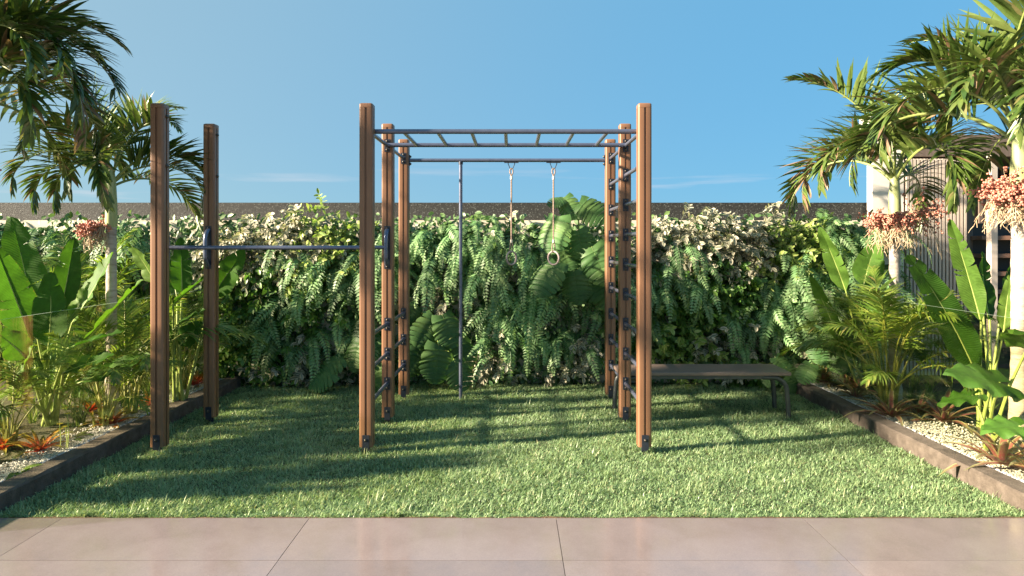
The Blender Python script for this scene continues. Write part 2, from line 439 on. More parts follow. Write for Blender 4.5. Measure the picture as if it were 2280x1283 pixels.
M['dark'] = simple('dark_interior', [(0.3, (0.012, 0.012, 0.014)), (0.7, (0.03, 0.028, 0.03))], 3, 0.5, bump_s=0.0)
# ---- leaves
M['grass'] = leaf_mat('grass_blade', [(0, (0.125, 0.225, 0.10)), (0.45, (0.24, 0.355, 0.17)), (0.8, (0.35, 0.44, 0.23)), (1, (0.48, 0.46, 0.27))], rough=0.42, transl=0.3, var=0.0, spec=0.6)
M['palm'] = leaf_mat('palm_leaflet', [(0, (0.040, 0.085, 0.018)), (0.5, (0.085, 0.135, 0.028)), (0.86, (0.145, 0.185, 0.05)), (0.93, (0.19, 0.12, 0.07)), (1, (0.26, 0.17, 0.11))], rough=0.33, transl=0.2, spec=0.55, var=0.18)
M['areca'] = leaf_mat('areca_leaflet', [(0, (0.07, 0.15, 0.022)), (0.5, (0.14, 0.22, 0.035)), (0.9, (0.24, 0.28, 0.055)), (1, (0.32, 0.28, 0.09))], rough=0.4, transl=0.3, var=0.2)
M['areca_stem'] = simple('areca_stem', [(0.3, (0.16, 0.19, 0.03)), (0.7, (0.28, 0.27, 0.06))], 12, 0.5, bump_s=0.1)
M['palm_stem'] = simple('palm_rachis', [(0.3, (0.15, 0.20, 0.05)), (0.7, (0.24, 0.28, 0.09))], 8, 0.45, bump_s=0.1)
M['crownshaft'] = simple('crownshaft_green', [(0.3, (0.26, 0.32, 0.12)), (0.7, (0.40, 0.44, 0.22))], 5, 0.5, stretch=(10, 10, 0.8), bump_s=0.15)
M['trunk'] = simple('palm_bark', [(0.28, (0.20, 0.165, 0.135)), (0.48, (0.38, 0.335, 0.29)), (0.75, (0.50, 0.455, 0.41))], 5, 0.85, stretch=(2, 2, 9), bump_s=0.5, bump_scale=20, dist=0.01)
M['banana'] = leaf_mat('broad_leaf', [(0, (0.034, 0.105, 0.014)), (0.5, (0.062, 0.150, 0.022)), (1, (0.125, 0.215, 0.036))], edge=(0.19, 0.13, 0.05), edge_lo=0.98, edge_hi=1.22, rough=0.5, transl=0.38, spec=0.22, veins=0.25, vein_n=70, var=0.15, tr_boost=(1.5, 1.55, 0.5))
M['midrib'] = simple('leaf_midrib', [(0.3, (0.22, 0.30, 0.07)), (0.7, (0.33, 0.40, 0.12))], 8, 0.45, bump_s=0.05)
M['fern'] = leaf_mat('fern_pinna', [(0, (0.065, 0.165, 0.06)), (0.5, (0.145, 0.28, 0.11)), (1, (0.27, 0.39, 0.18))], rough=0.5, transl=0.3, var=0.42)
M['varieg'] = leaf_mat('variegated_leaf', [(0, (0.10, 0.13, 0.085)), (0.5, (0.22, 0.235, 0.165)), (1, (0.40, 0.385, 0.30))], edge=(0.62, 0.56, 0.44), rough=0.5, transl=0.22, var=0.2, edge_lo=0.3, edge_hi=0.95)
M['green'] = leaf_mat('green_leaf', [(0, (0.055, 0.145, 0.025)), (0.5, (0.095, 0.20, 0.035)), (1, (0.18, 0.27, 0.055))], rough=0.4, transl=0.28, var=0.25)
M['lime'] = leaf_mat('lime_leaf', [(0, (0.12, 0.22, 0.035)), (0.5, (0.21, 0.31, 0.06)), (1, (0.33, 0.40, 0.12))], edge=(0.46, 0.50, 0.22), rough=0.42, transl=0.3, var=0.2, edge_lo=0.5, edge_hi=1.1)
M['monstera'] = leaf_mat('monstera_leaf', [(0, (0.035, 0.105, 0.030)), (0.5, (0.065, 0.145, 0.042)), (1, (0.12, 0.20, 0.06))], rough=0.52, spec=0.3, transl=0.26, veins=0.06, vein_n=12, var=0.25)
M['ivy'] = leaf_mat('dark_leaf', [(0, (0.04, 0.10, 0.034)), (0.5, (0.075, 0.15, 0.05)), (1, (0.12, 0.20, 0.065))], rough=0.45, transl=0.2, var=0.0)
M['brom_red'] = leaf_mat('bromeliad_red', [(0, (0.34, 0.03, 0.02)), (0.3, (0.36, 0.06, 0.02)), (0.52, (0.34, 0.19, 0.03)), (0.75, (0.32, 0.28, 0.045)), (1, (0.16, 0.22, 0.04))], rough=0.38, transl=0.28, var=0.2, tr_boost=(1.4, 1.1, 0.7))
M['brom_rose'] = leaf_mat('bromeliad_rose', [(0, (0.30, 0.07, 0.085)), (0.4, (0.28, 0.09, 0.095)), (0.75, (0.22, 0.15, 0.09)), (1, (0.20, 0.24, 0.09))], edge=(0.34, 0.38, 0.18), edge_lo=0.55, edge_hi=1.05, rough=0.42, transl=0.25, var=0.25)
M['tuft'] = leaf_mat('tuft_blade', [(0, (0.07, 0.14, 0.03)), (0.5, (0.15, 0.21, 0.055)), (0.85, (0.26, 0.29, 0.11)), (1, (0.36, 0.34, 0.15))], rough=0.45, transl=0.28, var=0.25)
M['berry'] = simple('red_berry', [(0.3, (0.40, 0.12, 0.085)), (0.7, (0.50, 0.23, 0.17))], 40, 0.4, bump_s=0.0)
M['strand'] = simple('cream_strand', [(0.3, (0.36, 0.27, 0.165)), (0.7, (0.46, 0.36, 0.24))], 20, 0.7, bump_s=0.0)
M['yellow'] = simple('yellow_petal', [(0.3, (0.70, 0.50, 0.02)), (0.7, (0.80, 0.62, 0.04))], 20, 0.6, bump_s=0.0)

# ================================================================== SETTING
g = MB(); g.addv((-1500, -1500, -0.12)); g.addv((1500, -1500, -0.12)); g.addv((1500, 1500, -0.12)); g.addv((-1500, 1500, -0.12)); g.f.append((0, 1, 2, 3))
tag(g.obj('ground', M['ground'], smooth=False), kind='structure')

GZ = -0.03                                    # lawn soil level
LAWN_Y0, LAWN_Y1, KX = 3.85, 7.60, 3.08
# patio: bed of grout with one slab per tile
TS = 1.435
pb = MB().box((0.256, (LAWN_Y0 - 8.2) / 2, -0.035), (TS * 10, LAWN_Y0 + 8.2, 0.05)).obj('patio', M['grout'], smooth=False)
tag(pb, 'large beige stone tile patio in front of the lawn', None, None, 'structure')
tile_full = MB().box((0, 0, 0), (TS - 0.0035, TS - 0.0035, 0.02)).mesh('tile', M['tile'], True, 30)
row0 = 3.336
tile_cut = MB().box((0, 0, 0), (TS - 0.0035, LAWN_Y0 - row0 - 0.0035, 0.02)).mesh('tile_cut', M['tile'], True, 30)
for i in range(-5, 5):
    x = 0.256 + (i + 0.5) * TS
    rows = [((LAWN_Y0 + row0) / 2 + 0.0, tile_cut)] + [(row0 - (j + 0.5) * TS, tile_full) for j in range(8)]
    for y, me in rows:
        o = put('tile', me, pb, Matrix.Translation((x, y, -0.008 + random.uniform(-0.0006, 0.0006))))

# lawn soil with gentle unevenness
nx, ny = 60, 40
lw = MB()
for j in range(ny + 1):
    for i in range(nx + 1):
        x = -KX - 0.02 + (2 * KX + 0.04) * i / nx; y = LAWN_Y0 + (LAWN_Y1 + 0.15 - LAWN_Y0) * j / ny
        lw.addv((x, y, GZ + 0.008 * mnoise.noise(Vector((x * 2, y * 2, 3)))))
for j in range(ny):
    for i in range(nx):
        a = j * (nx + 1) + i; lw.f.append((a, a + 1, a + nx + 2, a + nx + 1))
tag(lw.obj('lawn', M['thatch']), kind='structure')
se = MB()
for i in range(121):
    x = -3.4 + 6.8 * i / 120
    for k, (yy, zz) in enumerate(((LAWN_Y0 + 0.001, -0.012), (LAWN_Y0 + 0.03, -0.008), (LAWN_Y0 + 0.085 + 0.015 * math.sin(x * 9) + 0.01 * math.sin(x * 31), -0.026))):
        se.addv((x, yy, zz + 0.006 * mnoise.noise(Vector((x * 14, yy * 40, 2)))))
for i in range(120):
    for k in range(2):
        a = i * 3 + k; se.f.append((a, a + 3, a + 4, a + 1))
tag(se.obj('soil_edge', M['soil']), kind='structure')

# grass blades
def grass(name, N, xr, yr, hmin, hmax, seed, wid=(0.0034, 0.0062)):
    q = np.random.default_rng(seed)
    # more blades near the viewer
    u = q.random(N)
    y = yr[0] + (yr[1] - yr[0]) * u ** 1.25
    x = q.uniform(xr[0], xr[1], N)
    # ragged front edge
    fr_ = 0.035 * (np.sin(x * 7.1) + np.sin(x * 17.3 + 1) * 0.7 + np.sin(x * 41.0 + 2) * 0.6) * 0.45 + 0.055
    y = np.maximum(y, yr[0] + fr_ + q.exponential(0.02, N))
    # clumps: height field
    hf = 0.5 + 0.5 * (np.sin(x * 3.1 + np.sin(y * 2.7) * 2) * np.sin(y * 5.3 + np.sin(x * 2.1) * 2))
    hf2 = np.array([mnoise.noise(Vector((a * 5.5, b_ * 5.5, 1.7))) for a, b_ in zip(x, y)])
    h = (hmin + (hmax - hmin) * q.random(N) ** 1.3) * (0.75 + 0.35 * hf + 0.55 * np.clip(hf2, -0.6, 1))
    tall = q.random(N) < 0.007 * (1 + 2.5 * (hf2 > 0.25))
    h = np.where(tall, h * 1.5, h)
    az = q.uniform(0, 2 * np.pi, N)
    lean = np.where(tall, q.uniform(0.1, 0.6, N), q.uniform(0.6, 1.75, N))
    w = q.uniform(wid[0], wid[1], N)
    dx, dy = np.cos(az), np.sin(az); sx, sy = -dy, dx
    V = np.zeros((N, 7, 3)); ang = q.uniform(0.05, 0.4, N)
    px, py, pz = x.copy(), y.copy(), np.full(N, GZ - 0.004)
    for k in range(4):
        ww = w * (1.0, 0.95, 0.7, 0.0)[k]
        if k < 3:
            V[:, 2 * k, 0] = px - sx * ww / 2; V[:, 2 * k, 1] = py - sy * ww / 2; V[:, 2 * k, 2] = pz
            V[:, 2 * k + 1, 0] = px + sx * ww / 2; V[:, 2 * k + 1, 1] = py + sy * ww / 2; V[:, 2 * k + 1, 2] = pz
        else:
            V[:, 6, 0] = px; V[:, 6, 1] = py; V[:, 6, 2] = pz
        st = h / 3 * (1.0, 1.05, 1.1)[min(k, 2)]
        px = px + dx * np.sin(ang) * st; py = py + dy * np.sin(ang) * st; pz = pz + np.cos(ang) * st
        ang = np.minimum(ang + lean * 0.62, 2.0)
    pz_ok = np.maximum(V[:, :, 2], GZ - 0.004); V[:, :, 2] = pz_ok
    me = bpy.data.meshes.new(name)
    nv = N * 7
    me.vertices.add(nv); me.vertices.foreach_set('co', V.reshape(-1))
    base = (np.arange(N) * 7)[:, None]
    loops = np.concatenate([base + np.array([0, 1, 3, 2]), base + np.array([2, 3, 5, 4]), base + np.array([4, 5, 6])], axis=1)
    me.loops.add(N * 11); me.loops.foreach_set('vertex_index', loops.reshape(-1).astype(np.int32))
    ls = (np.arange(N) * 11)[:, None] + np.array([0, 4, 8])
    me.polygons.add(N * 3)
    me.polygons.foreach_set('loop_start', ls.reshape(-1).astype(np.int32))
    me.update(calc_edges=True)
    me.polygons.foreach_set('use_smooth', np.ones(N * 3, dtype=bool))
    patch = np.clip(0.42 + 0.25 * hf2, 0, 1)
    t = np.clip(patch + q.normal(0, 0.2, N), 0, 1)
    dead = q.random(N) < 0.02; t = np.where(dead, 1.0, t)
    a = me.attributes.new('tint', 'FLOAT', 'POINT'); a.data.foreach_set('value', np.repeat(t, 7).astype(np.float32))
    me.materials.append(M['grass'])
    return put(name, me)
tag(grass('grass', 240000, (-KX + 0.01, KX - 0.01), (LAWN_Y0, LAWN_Y1), 0.026, 0.058, 5), 'dense green lawn grass under the climbing frame', 'grass', None, 'stuff')

# planting beds (mulch) and kerbs, mirrored
def bed(side):
    nxx, nyy = 24, 40
    bm = MB()
    for j in range(nyy + 1):
        for i in range(nxx + 1):
            x = 3.20 + (9.0 - 3.2) * i / nxx; y = 2.6 + (8.9 - 2.6) * j / nyy
            bm.addv((side * x, y, 0.045 + 0.03 * mnoise.noise(Vector((x * 1.7, y * 1.7, side)))))
    for j in range(nyy):
        for i in range(nxx):
            a = j * (nxx + 1) + i
            q = (a, a + 1, a + nxx + 2, a + nxx + 1)
            bm.f.append(q if side > 0 else q[::-1])
    return tag(bm.obj('planting_bed', M['mulch']), kind='structure')
bed(-1); bed(1)

def kerb(side, label):
    bm = MB(); n = 70
    prof = [(3.08, -0.10), (3.08, 0.078), (3.092, 0.091), (3.215, 0.093), (3.228, 0.080), (3.228, -0.10)]
    for i in range(n + 1):
        y = 2.9 + (7.52 - 2.9) * i / n
        for k, (x, z) in enumerate(prof):
            j = 0.006 * mnoise.noise(Vector((x * 4 + k, y * 3.3, side * 3)))
            j2 = 0.003 * mnoise.noise(Vector((y * 9, k * 3, side * 3)))
            bm.addv((side * (x + j), y, z + (j + j2 if z > 0 else 0)))
    m_ = len(prof)
    for i in range(n):
        for k in range(m_ - 1):
            a = i * m_ + k
            q = (a, a + 1, a + m_ + 1, a + m_)
            bm.f.append(q if side < 0 else q[::-1])
    bm.f.append(tuple(range(m_))); bm.f.append(tuple(n * m_ + k for k in reversed(range(m_))))
    return tag(bm.obj('planter_kerb', M['kerb'], auto=40), label, 'kerb', 'kerbs along the lawn')
kerb(-1, 'rough brown stone kerb along the left edge of the lawn')
kerb(1, 'rough brown stone kerb along the right edge of the lawn')

# white gravel
def ico():
    t = (1 + 5 ** 0.5) / 2
    v = np.array([(-1, t, 0), (1, t, 0), (-1, -t, 0), (1, -t, 0), (0, -1, t), (0, 1, t), (0, -1, -t), (0, 1, -t), (t, 0, -1), (t, 0, 1), (-t, 0, -1), (-t, 0, 1)]) / math.hypot(1, t)
    f = np.array([(0, 11, 5), (0, 5, 1), (0, 1, 7), (0, 7, 10), (0, 10, 11), (1, 5, 9), (5, 11, 4), (11, 10, 2), (10, 7, 6), (7, 1, 8), (3, 9, 4), (3, 4, 2), (3, 2, 6), (3, 6, 8), (3, 8, 9), (4, 9, 5), (2, 4, 11), (6, 2, 10), (8, 6, 7), (9, 8, 1)])
    return v, f
IV, IF = ico()
def blobs(name, cen, rad, mat, tint=None, squash=(1, 1, 1), jit=0.25, seed=1, parent=None, smooth=False):
    q = np.random.default_rng(seed); N = len(cen)
    V = IV[None] * (1 + q.uniform(-jit, jit, (N, 12, 1))) * np.array(rad)[:, None, None] * np.array(squash)[None, None] * (1 + q.uniform(-jit, jit, (N, 1, 3)))
    a = q.uniform(0, 6.28, N); c, s_ = np.cos(a)[:, None], np.sin(a)[:, None]
    X = V[:, :, 0] * c - V[:, :, 1] * s_; Y = V[:, :, 0] * s_ + V[:, :, 1] * c
    V = np.stack([X, Y, V[:, :, 2]], -1) + np.array(cen)[:, None]
    me = bpy.data.meshes.new(name)
    me.from_pydata(V.reshape(-1, 3).tolist(), [], (IF[None] + (np.arange(N) * 12)[:, None, None]).reshape(-1, 3).tolist())
    at = me.attributes.new('tint', 'FLOAT', 'POINT')
    tt = q.random(N) if tint is None else np.array(tint)
    at.data.foreach_set('value', np.repeat(tt, 12).astype(np.float32))
    me.materials.append(mat)
    me.polygons.foreach_set('use_smooth', np.full(len(me.polygons), smooth))
    return put(name, me, parent)
for side in (-1, 1):
    N = 11000
    y = rng.uniform(3.2, 7.5, N)
    wx = 0.26 + 0.10 * np.sin(y * 2.3 + side) + 0.06 * np.sin(y * 5.1)
    x = 3.235 + np.abs(rng.normal(0, 1, N)) * wx * 0.75
    cen = np.stack([side * x, y, 0.062 + rng.uniform(-0.006, 0.014, N)], -1)
    tag(blobs('gravel', cen, rng.uniform(0.005, 0.0105, N), M['gravel'], None, (1, 1, 0.75), seed=3 + side),
        ('white gravel strip behind the left kerb', 'white gravel strip behind the right kerb')[side > 0], 'gravel', None, 'stuff')

# walls at the back
gw = MB().box((-2.98, 7.86, 0.875), (14.3, 0.2, 1.99)).obj('garden_wall', M['cream'], smooth=False)
tag(gw, 'cream rendered garden wall behind the hanging plants', 'wall')
dwall = MB().box((-2.78, 8.06, 0.985), (15.5, 0.18, 2.21)).obj('boundary_wall', M['darkstone'], smooth=False)
tag(dwall, 'dark speckled stone wall rising above the plant wall', 'wall')

# pavilion on the right
pv = empty('pavilion', (4.6, 8.0, 0), 'white pavilion with vertical taupe slats behind the right bed', 'building')
def pv_box(name, x0, x1, y0, y1, z0, z1, mat, parent=pv, bw=0.006):
    o = bevel_box(name, ((x0 + x1) / 2 - 4.6, (y0 + y1) / 2 - 8.0, (z0 + z1) / 2), (x1 - x0, y1 - y0, z1 - z0), mat, parent, bw)
    return o
pv_box('roof_slab', 4.195, 4.66, 7.78, 8.0, 2.62, 3.10, M['whitewall'])
pv_box('shade_toned_fascia', 4.665, 9.5, 7.80, 8.0, 2.62, 2.88, M['darkslat'])  # dark brown stands in for the shade right of the white slab
pv_box('roof_deck', 5.3, 9.5, 8.003, 9.2, 2.65, 2.85, M['darkslat'])
pv_box('white_pier', 4.245, 4.62, 7.80, 7.92, -0.1, 2.617, M['whitewall'])
pv_box('backing_wall', 4.625, 5.40, 7.86, 7.95, -0.1, 2.615, M['darkslat'])
slat = MB().box((0, 0, 0), (0.027, 0.055, 2.69)).mesh('slat', M['slat'], True, 30)
for i in range(17):
    put('slat', slat, pv, Matrix.Translation((4.655 + i * 0.0425 - 4.6, 7.815 - 8.0, 1.25)))
dslat = MB().box((0, 0, 0), (0.05, 0.09, 2.69)).mesh('dark_slat', M['darkslat'], True, 30)
for i in range(5):
    put('slat', dslat, pv, Matrix.Translation((5.44 + i * 0.085 - 4.6, 7.96 + i * 0.10 - 8.0, 1.25)))
pv_box('corner_post', 5.50, 5.58, 7.60, 7.68, -0.1, 2.617, M['slat'])
for i in range(9):
    put('slat', dslat, pv, Matrix.Translation((5.75 + i * 0.14 - 4.6, 8.75 - 8.0, 1.25)))
pv_box('inner_wall', 5.3, 9.4, 9.0, 9.1, -0.1, 2.615, M['dark'])
for i in range(7):
    pv_box('louvre_board', 5.62, 7.6, 7.92, 8.22, 0.35 + i * 0.215, 0.40 + i * 0.215, M['board'], bw=0.004)
pv_box('louvre_panel', 5.62, 7.6, 8.24, 8.28, -0.1, 1.85, M['dark'])

# glass screens
def screen(side, label):
    g_ = empty('glass_screen', (side * 3.28, 5.7, 0.0), label, 'glass', 'glass screens beside the lawn')
    y0, y1, n = 3.55, 7.74, 1
    w = (y1 - y0) / n
    me = MB().box((0, 0, 0), (0.010, w - 0.012, 1.07)).mesh('pane', [M['glass'], M['glass_edge']], False)
    for pl_ in me.polygons:
        if pl_.normal.z > 0.5: pl_.material_index = 1
    for i in range(n):
        put('pane', me, g_, Matrix.Translation((0, y0 + (i + 0.5) * w - 5.7, 0.575)))
screen(-1, 'clear glass screen standing behind the left kerb')
screen(1, 'clear glass screen standing behind the right kerb')

# ================================================================== CLIMBING FRAME
PX = {'L': -2.74, 'C': -1.127, 'R': 1.026}
HW = 0.052
PY = {'n': 5.1 + HW, 'm': 5.977 + HW, 'f': 6.87 + HW}
TOP, BOT = 2.683, 0.028
frame = empty('climbing_frame', (-0.85, 6.0, GZ), 'brown timber climbing frame with dark steel bars on the lawn', 'climbing frame')
FO = Vector((-0.85, 6.0, GZ))

def post_profile(hw=HW, r=0.015, gw=0.0085, gd=0.012, groove=True):
    pts = []
    for q in range(4):
        a0 = q * math.pi / 2
        c, s_ = math.cos(a0), math.sin(a0)
        loc = []
        if groove: loc += [(hw, -gw), (hw - gd, -gw), (hw - gd, gw), (hw, gw)]
        for k in range(5):
            an = k / 4 * math.pi / 2
            loc.append((hw - r + r * math.cos(an), hw - r + r * math.sin(an)))
        pts += [(x * c - y * s_, x * s_ + y * c) for x, y in loc]
    return pts
def shrink(p, d): return [(x * (1 - d / HW), y * (1 - d / HW)) for x, y in p]
me_post = MB().prism(post_profile(), BOT, TOP - 0.036).mesh('post', M['wood'], True, 30)
pc = MB(); P0 = post_profile(groove=False); n0 = len(P0)
lv = [(0.0, TOP - 0.035), (0.0, TOP - 0.010), (0.003, TOP - 0.004), (0.010, TOP)]
for d_, z in lv:
    for x, y in shrink(P0, d_): pc.addv((x, y, z))
for i in range(3):
    for k in range(n0):
        k2 = (k + 1) % n0; pc.f.append((i * n0 + k, i * n0 + k2, (i + 1) * n0 + k2, (i + 1) * n0 + k))
pc.f.append(tuple(3 * n0 + k for k in range(n0))); pc.f.append(tuple(reversed(range(n0))))
me_cap = pc.mesh('cap', M['wood'], True, 35)
me_plate = MB().box((0, 0, 0), (0.052, 0.007, 0.115)).mesh('base_plate', M['bracket'], True, 30)
me_jplate = MB().box((0, 0, 0), (0.050, 0.006, 0.112)).mesh('bracket_plate', M['bracket'], True, 30)
# domed bolt along -Y
me_bolt = MB().lathe([(0.0125, 0.0), (0.0125, -0.003), (0.010, -0.004), (0.0095, -0.009), (0.006, -0.013), (0.001, -0.0145)], 10, axis='Y').mesh('bolt', M['bolt'], True, 40)
me_foot = MB().prism([(-0.020, -0.006), (0.020, -0.006), (0.020, 0.006), (-0.020, 0.006)], -0.14, BOT + 0.01).mesh('foot', M['bracket'], False)
RZ180 = Matrix.Rotation(math.pi, 4, 'Z')
posts = {}
for xk, yk in (('L', 'n'), ('L', 'm'), ('C', 'n'), ('C', 'm'), ('C', 'f'), ('R', 'n'), ('R', 'm'), ('R', 'f')):
    p = put('post', me_post, frame, Matrix.Translation(Vector((PX[xk], PY[yk], 0)) - FO))
    posts[xk + yk] = p
    put('cap', me_cap, p)
    put('foot', me_foot, p)
    for s_ in (1, -1):
        rot = Matrix.Identity(4) if s_ == 1 else RZ180
        put('base_plate', me_plate, p, rot @ Matrix.Translation((0, -HW - 0.002, 0.065)))
        put('bolt', me_bolt, p, rot @ Matrix.Translation((0, -HW - 0.0055, 0.085)))
    if xk == 'L':
        for z in ((2.585, 2.20) if yk == 'n' else (2.585, 2.21)):
            put('bolt', me_bolt, p, Matrix.Rotation(R(90), 4, 'Z') @ Matrix.Translation((0, -HW - 0.001, z)) @ Matrix.Scale(1.25, 4))

def bar_mesh(L, r, name='rung'):
    return MB().tube([(0, 0, 0), (0, L, 0)], r, 14).mesh(name, M['steel'], True, 40)
def joint(parent, yy, face):          # plate and two bolts on a post face; face -1 looks to the viewer
    rot = Matrix.Identity(4) if face == -1 else RZ180
    T = Matrix.Translation((0, yy, 0))
    put('bracket_plate', me_jplate, parent, T @ rot @ Matrix.Translation((0, 0.0, 0)))
    for dz in (-0.038, 0.038):
        put('bolt', me_bolt, parent, T @ rot @ Matrix.Translation((0, -0.003, dz)))
def rung(x, ya, yb, z, r=0.017):
    o = put('rung', bar_mesh(yb - ya - 0.006, r), frame, Matrix.Translation(Vector((x, ya + 0.003, z)) - FO))
    joint(o, 0.0, 1)
    joint(o, yb - ya - 0.006, -1)
    return o
YA, YB = PY['n'] + HW, PY['m'] - HW
YC, YD = PY['m'] + HW, PY['f'] - HW
STEP = 0.2685
for ya, yb in ((YA, YB), (YC, YD)):
    for k in range(9):
        rung(PX['R'], ya, yb, 0.335 + k * STEP)
    for k in (0, 1, 2, 8):
        rung(PX['C'], ya, yb, 0.335 + k * STEP)
ZT = 0.335 + 8 * STEP                  # 2.483
# overhead ladder: two long rails against the post faces, seven rungs
def xbar(name, x0, x1, y, z, r):
    o = MB().tube([(0, 0, 0), (x1 - x0, 0, 0)], r, 16).obj(name, M['steel'], frame, auto=40)
    o.matrix_basis = Matrix.Translation(Vector((x0, y, z)) - FO)
    return o
RY0, RY1 = YA + 0.026, YB - 0.026
xbar('overhead_rail', PX['C'] - 0.006, PX['R'] + 0.006, RY0, ZT, 0.0195)
xbar('overhead_rail', PX['C'] - 0.006, PX['R'] + 0.006, RY1, ZT, 0.0195)
for k in range(1, 8):
    x = PX['C'] + (PX['R'] - PX['C']) * k / 8
    put('overhead_rung', bar_mesh(RY1 - RY0, 0.0155, 'overhead_rung'), frame, Matrix.Translation(Vector((x, RY0, ZT)) - FO))
# far top bar between the inner faces of the far posts
fb = xbar('top_bar', PX['C'] + HW + 0.006, PX['R'] - HW - 0.006, PY['f'], 2.468, 0.0195)
for xx, rz in ((0.0, R(90)), (PX['R'] - PX['C'] - 2 * HW - 0.012, R(-90))):
    T = Matrix.Translation((xx, 0, 0)) @ Matrix.Rotation(rz, 4, 'Z')
    put('bracket_plate', me_jplate, fb, T @ Matrix.Translation((0, 0.003, 0)))
    for dz in (-0.038, 0.038):
        put('bolt', me_bolt, fb, T @ Matrix.Translation((0, 0.0, dz)) @ Matrix.Scale(1.3, 4))
# vertical pole
po = MB().tube([(0, 0, GZ - 0.05), (0, 0, 2.455)], 0.0185, 14).obj('climbing_pole', M['steel'], frame, auto=40)
po.matrix_basis = Matrix.Translation(Vector((-0.536, PY['f'], 0)) - FO)
MB().lathe([(0.0235, 2.425), (0.0235, 2.452)], 14).obj('collar', M['bracket'], po, auto=40)
# parallel bars on D-shaped grips
def grip(post, face, z=1.563):
    b_ = MB()
    pts = []
    n = 14
    for i in range(n + 1):
        a = i / n; zz = (a - 0.5) * 0.325
        out_ = 0.062 * (1 - abs(2 * a - 1) ** 4.5)
        pts.append((0, -out_ - 0.004, zz))
    b_.tube(pts, [0.015] * (n + 1), 10, flat=1.25, up=(0, -1, 0))
    rot = Matrix.Identity(4) if face == -1 else RZ180
    o = put('grip', b_.mesh('grip', M['steel'], True, 45), post, rot @ Matrix.Translation((0, -HW, z)))
    MB().box((0, -0.003, 0), (0.052, 0.006, 0.385)).obj('grip_plate', M['bracket'], o, smooth=False)
    for dz in (-0.174, 0.174):
        put('bolt', me_bolt, o, Matrix.Translation((0, -0.006, dz)))
for pk, fc in (('Ln', 1), ('Cn', 1), ('Lm', -1), ('Cm', -1)):
    grip(posts[pk], fc)
xbar('parallel_bar', PX['L'], PX['C'], PY['n'] + HW + 0.064, 1.565, 0.0165)
xbar('parallel_bar', PX['L'], PX['C'], PY['m'] - HW - 0.064, 1.563, 0.0165)

# gymnastic rings
def ring(x, label, rz, tilt):
    Y = PY['f']; ztop = 2.468 - 0.0195
    e = empty('gym_ring', (x, Y, ztop), label, 'gym ring', 'gym rings on the top bar')
    cb = MB(); cb.box((0, 0, -0.004), (0.15, 0.03, 0.007))
    cb.obj('mounting_plate', M['bracket'], e, smooth=False)
    pts = [(-0.055, 0, -0.006), (-0.055, 0, -0.02), (-0.040, 0, -0.040), (-0.030, 0, -0.058), (-0.012, 0, -0.070), (0.0, 0, -0.074), (0.012, 0, -0.070), (0.030, 0, -0.058), (0.040, 0, -0.040), (0.055, 0, -0.02), (0.055, 0, -0.006)]
    MB().tube([(a * 0.62, b_, c) for a, b_, c in pts], 0.0042, 8).obj('hanger', M['bracket'], e)
    rp = MB()
    zr = 1.446 - ztop                      # ring centre
    eye = [(0.016 * math.sin(a), 0.0, -0.098 + 0.034 * math.cos(a)) for a in np.linspace(-math.pi * 0.99, math.pi * 0.99, 15)]
    eye[0] = (0, 0, -0.150); eye[-1] = (0, 0, -0.150)
    rp.tube(eye, 0.0065, 8)
    rp.tube([(0, 0, -0.145), (0, 0, zr + 0.17)], 0.0078, 8)
    loop = [(0.0, 0, zr + 0.19), (0.010, 0, zr + 0.15), (0.016, 0.004, zr + 0.105), (0.012, 0.008, zr + 0.066), (0, 0.0, zr + 0.056), (-0.012, -0.008, zr + 0.066), (-0.016, -0.004, zr + 0.105), (-0.010, 0, zr + 0.15), (0.0, 0, zr + 0.19)]
    rp.tube(loop, 0.0065, 8)
    rp.obj('rope', M['rope'], e)
    for z in (-0.165, zr + 0.175):
        MB().lathe([(0.009, z - 0.018), (0.0135, z - 0.015), (0.0135, z + 0.015), (0.009, z + 0.018)], 12).obj('ferrule', M['ferrule'], e)
    tr_ = MB(); nn, mm_ = 36, 10; Rr, rr_ = 0.069, 0.0095
    for i in range(nn):
        a = 2 * math.pi * i / nn
        for k in range(mm_):
            c = 2 * math.pi * k / mm_
            tr_.addv(((Rr + rr_ * math.cos(c)) * math.sin(a), rr_ * math.sin(c), (Rr + rr_ * math.cos(c)) * math.cos(a)))
    for i in range(nn):
        for k in range(mm_):
            i2, k2 = (i + 1) % nn, (k + 1) % mm_
            tr_.f.append((i * mm_ + k, i2 * mm_ + k, i2 * mm_ + k2, i * mm_ + k2))
    o = tr_.obj('ring', M['ring'], e)
    o.matrix_basis = Matrix.Translation((0, 0, zr)) @ Matrix.Rotation(R(rz), 4, 'Z') @ Matrix.Rotation(R(tilt), 4, 'Y')
ring(-0.006, 'grey gym ring on a rope, nearer to the steel climbing pole', 43, 0)
ring(0.434, 'grey gym ring on a rope, nearer to the wall bars ladder', -40, 0)

